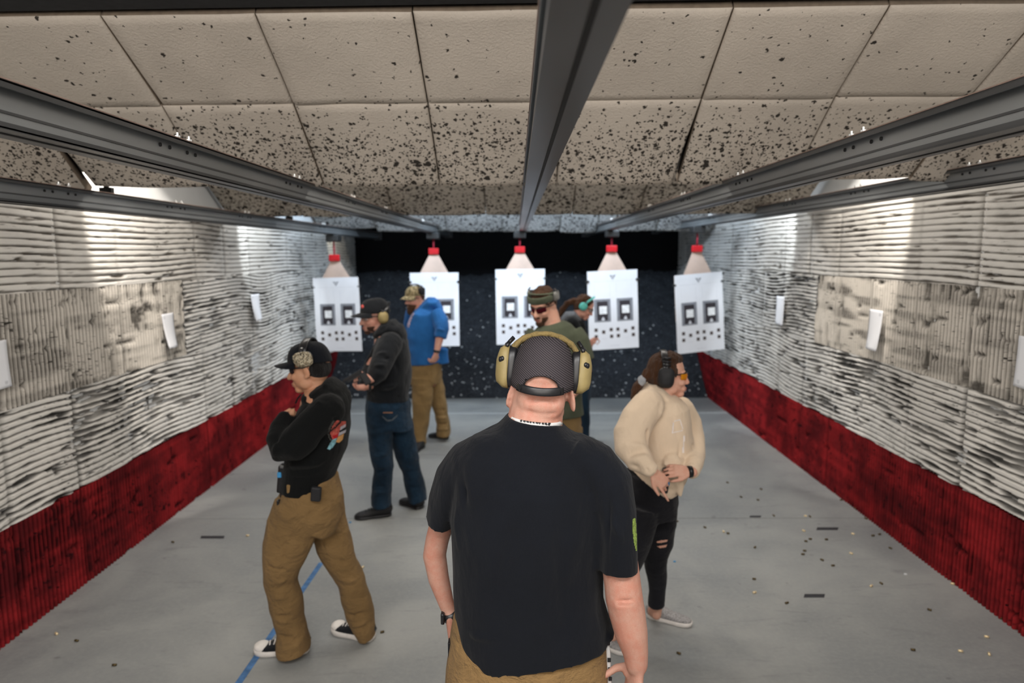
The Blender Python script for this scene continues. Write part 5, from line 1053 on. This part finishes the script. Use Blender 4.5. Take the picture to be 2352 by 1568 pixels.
muffs(H6, p6, M_teal, M_teal, M_blk, band_r=0.142, tilt=0.05, w=0.010, th=0.005, cz=0.004, cy=-0.012, ch=0.043, cw=0.042, cx=0.080, dep=0.036, sq=2.1)
glasses(H6, p6, M_blk, M_lensc)

# ================================================================== 7: woman in beige hoodie
D7 = 3.6; p7 = person(P(1500, 1440, D7).x, D7, 'person in a beige hoodie and ripped black jeans, one hand on a hip holster')
H7 = frame(P(1535, 862, D7), (0.99, -0.10, -0.03), (0.02, 0.03, 1), 0.98)
mb = MB(); add_head(mb, H7, 0.88, 0.70); T(mb, [(1528, 880, 22, 0.048), (1524, 905, 24, 0.055), (1518, 930, 36, 0.09)], D7)
T(mb, [(1515, 935, 44, 0.13), (1515, 1000, 44, 0.12), (1500, 1100, 40, 0.12), (1500, 1135, 38, 0.12)], D7)
mb.tube([P(1485, 940, 3.42), P(1452, 1000, 3.38), P(1448, 1035, 3.34), P(1478, 1066, 3.27), P(1500, 1082, 3.24)], [0.05, 0.044, 0.04, 0.034, 0.025], n=12, round_=True)
wr7 = P(1500, 1084, 3.24); add_hand(mb, wr7, (0.62, -0.05, -0.66), (-0.25, 0.95, -0.15), 1, 0.92, (0.10, 0.75, 0.9, 0.95), 0.14, thumb=(0.8, 0.6, 0.1))
mb.tube([P(1570, 945, 3.78), P(1592, 1000, 3.72), P(1598, 1045, 3.60), P(1592, 1075, 3.42), P(1585, 1083, 3.34)], [0.05, 0.042, 0.038, 0.032, 0.024], n=12, round_=True)
add_hand(mb, P(1586, 1083, 3.34), (-0.95, -0.1, 0.12), (0.0, 0.7, -0.7), -1, 0.90, (0.35, 0.45, 0.55, 0.6), 0.14, thumb=(0.8, 0.5, 0.3))
kA, aA = P(1512, 1265, 3.70), P(1508, 1392, 3.74); kB, aB = P(1440, 1300, 3.50), P(1408, 1440, 3.50)
leg_core(mb, P(1512, 1140, 3.68), kA, aA, (0.075, 0.05, 0.033)); leg_core(mb, P(1478, 1150, 3.54), kB, aB, (0.06, 0.05, 0.033))
mb.tube([aA, G(1500, 1425)+V((0, 0, 0.06))], [0.033, 0.035], n=12, round_=True)
soft(mb, 'body', M_skin4, p7, 0.0045, 2, dents=sockets(H7)); eyes(H7, p7, M_brhair); lips(H7, p7, M_lip)
mb = MB(); ellM(mb, H7, (0, -0.022, 0.040), (0.081, 0.098, 0.094)); ellM(mb, H7, (0, -0.045, -0.012), (0.079, 0.070, 0.070)); ellM(mb, H7, (0, 0.006, 0.090), (0.066, 0.066, 0.044))
T(mb, [(1490, 858, 14, 0.04), (1477, 874, 8, 0.03)], D7); T(mb, [(1477, 872, 8, 0.03), (1466, 886, 10, 0.035), (1458, 900, 9, 0.03), (1455, 915, 6, 0.02)], D7)
soft(mb, 'hair', M_brhair, p7, 0.005, 2, noise=(0.003, (40, 40, 40)))
m = MB(); T(m, [(1470, 880, 9, 0.034), (1475, 873, 11, 0.038), (1481, 866, 9, 0.034)], D7); m.build('hair_tie', plain('grey_scrunchie', (0.30, 0.31, 0.33), 0.9), p7, True)
mb = MB()
T(mb, [(1514, 902, 34, 0.10), (1514, 915, 48, 0.15), (1515, 940, 66, 0.17), (1521, 970, 66, 0.17), (1528, 1010, 64, 0.17), (1528, 1050, 62, 0.17), (1510, 1085, 62, 0.18), (1495, 1106, 60, 0.175)], D7, sq=2.3, round_=False, n=28)
mb.tube([P(1490, 932, 3.46), P(1466, 962, 3.43), P(1451, 995, 3.40), P(1452, 1030, 3.36), P(1470, 1058, 3.30), P(1488, 1074, 3.25)], [0.085, 0.092, 0.094, 0.090, 0.074, 0.050], n=20, round_=True)
mb.tube([P(1492, 1076, 3.25), P(1503, 1084, 3.24)], [0.043, 0.040], n=16, round_=False)
mb.tube([P(1562, 940, 3.76), P(1580, 975, 3.74), P(1590, 1010, 3.68), P(1594, 1045, 3.56), P(1592, 1068, 3.44), P(1590, 1080, 3.38)], [0.075, 0.072, 0.064, 0.056, 0.050, 0.040], n=18, round_=True)
T(mb, [(1545, 1060, 26, 0.06), (1552, 1090, 20, 0.035), (1560, 1118, 12, 0.02), (1562, 1136, 5, 0.012)], 3.44, round_=True)
T(mb, [(1540, 932, 13, 0.10), (1532, 915, 14, 0.12), (1510, 898, 17, 0.13), (1492, 892, 15, 0.13), (1478, 905, 16, 0.12), (1470, 922, 14, 0.09)], D7); T(mb, [(1520, 900, 12, 0.09), (1500, 888, 12, 0.10), (1484, 893, 10, 0.09)], D7)
fo = [fl(1425, 1008, 1490, 1012, 3.28, 0.018, -0.007), fl(1425, 1020, 1488, 1022, 3.28, 0.018, 0.006), fl(1430, 1050, 1490, 1028, 3.26, 0.018, -0.009), fl(1430, 1065, 1495, 1045, 3.24, 0.018, 0.006), fl(1435, 1078, 1480, 1070, 3.24, 0.016, -0.006), fl(1462, 982, 1492, 990, 3.3, 0.008, -0.010), fl(1489, 990, 1490, 1040, 3.34, 0.010, -0.018), fl(1492, 1028, 1525, 1052, 3.40, 0.010, -0.012), fl(1495, 1045, 1535, 1068, 3.40, 0.012, 0.010),
      fl(1530, 925, 1560, 970, 3.42, 0.010, -0.008), fl(1545, 950, 1568, 1040, 3.42, 0.014, -0.007), fl(1520, 940, 1530, 1000, 3.40, 0.02, 0.006), fl(1570, 1000, 1562, 1060, 3.42, 0.012, -0.012), fl(1500, 955, 1515, 930, 3.40, 0.014, -0.008), fl(1575, 985, 1600, 1000, 3.6, 0.010, -0.008), fl(1578, 1020, 1606, 1030, 3.5, 0.010, -0.008), fl(1475, 1060, 1490, 1085, 3.2, 0.007, -0.007)]
sh7 = soft(mb, 'hoodie', M_beige, p7, 0.0065, 4, fold=fo, noise=(0.005, (6, 6, 5)))
for pl in ([(1545, 970), (1548, 970), (1546, 992), (1568, 987), (1568, 989), (1543, 995)], [(1570, 1000), (1573, 1000), (1570, 1040), (1567, 1040)], [(1548, 966), (1562, 962), (1569, 985), (1567, 985), (1561, 965), (1549, 968)]): printed('chest_print', sh7, pl, plain('cream_print', (0.78, 0.70, 0.66), 0.8), 26, 0.0015)
mb = MB()
T(mb, [(1496, 1085, 56, 0.16), (1494, 1115, 60, 0.17), (1497, 1150, 60, 0.17), (1500, 1180, 56, 0.155)], D7, sq=2.2, round_=False, n=26)
T(mb, [(1514, 1160, 41, 0.105), (1514, 1200, 41, 0.10), (1510, 1240, 36, 0.088), (1507, 1280, 27, 0.07), (1508, 1320, 24, 0.062), (1508, 1355, 20, 0.052), (1508, 1390, 18, 0.046)], 3.70, round_=False, n=20)
T(mb, [(1478, 1160, 42, 0.105), (1466, 1210, 40, 0.10), (1452, 1265, 34, 0.085), (1438, 1310, 27, 0.07), (1424, 1370, 24, 0.06), (1412, 1430, 18, 0.046)], 3.50, round_=False, n=20)
fo = [fl(1450, 1168, 1550, 1150, 3.4, 0.008, -0.008), fl(1450, 1180, 1550, 1176, 3.4, 0.010, 0.006), fl(1490, 1290, 1530, 1296, 3.58, 0.010, -0.009), fl(1490, 1305, 1530, 1300, 3.58, 0.010, 0.008), fl(1470, 1110, 1555, 1122, 3.4, 0.006, 0.006)]
tr7 = soft(mb, 'jeans', M_bjeans, p7, 0.007, 3, fold=fo, noise=(0.0045, (9, 9, 8)))
for pl in ([(1508, 1243), (1520, 1240), (1533, 1239), (1532, 1243), (1518, 1246), (1509, 1246)], [(1509, 1254), (1521, 1252), (1532, 1250), (1529, 1256), (1516, 1258)]): printed('knee_rip', tr7, pl, M_skin4, 26, 0.0015)
M_knit = plain('grey_knit', (0.30, 0.29, 0.29), 0.9, var=0.3, sc=120, bump=0.5)
hA, tA = G(1497, 1420), G(1588, 1437); shoe((tA.x, tA.y, 0), (hA.x-0.02, hA.y+0.03, 0), p7, M_knit, M_wht, h=0.075, wd=0.042, sole_h=0.024, ankle=0.045)
hB, tB = G(1396, 1478), G(1442, 1503); shoe((tB.x, tB.y, 0), (tB.x-0.19, tB.y+0.16, 0), p7, M_knit, M_wht, h=0.075, wd=0.042, sole_h=0.024, ankle=0.045)
m7 = muffs(H7, p7, M_blk, M_blkm, M_blk, band_r=0.136, tilt=-0.012, w=0.018, th=0.006, cz=0.000, cy=-0.022, ch=0.056, cw=0.042, cx=0.082, dep=0.034, sq=3.0)
for s in (-1, 1):
    m = MB(); 
    for q in range(3): tubM(m, H7, [(s*(0.100+0.003*q), -0.042, 0.105-q*0.018), (s*(0.100+0.003*q), -0.002, 0.105-q*0.018)], 0.006, n=8)
    m.build('hinge', M_gunm, m7, True)
glasses(H7, p7, M_blk, M_lenso, z=0.002, h=0.021)
m = MB(); a = P(1584, 1083, 3.335); m.tube([a+V((0.009, 0.002, 0)), a-V((0.009, 0.002, 0))], 0.030, n=18, ref=(0, 0, 1)); m.build('wristwatch', M_gunm, p7, True)
hb = MB(); q = P(1527, 1108, 3.40); hb.box(q, (0.04, 0.04, 0.11), Matrix.Rotation(0.1, 3, 'Y'), bevel=0.01); hb.box(q+V((0.004, 0.0, 0.055)), (0.03, 0.03, 0.05), Matrix.Rotation(-0.25, 3, 'Y'), bevel=0.008); h7 = hb.build('holster', M_blk, p7); m = MB(); m.box(P(1531, 1110, 3.372), (0.030, 0.02, 0.022), bevel=0.006); m.build('blue_plug', M_bl, h7); m = MB(); m.ell(P(1503, 1118, 3.36), (0.011, 0.006, 0.006)); m.build('belt_buckle', M_gray, p7, True)
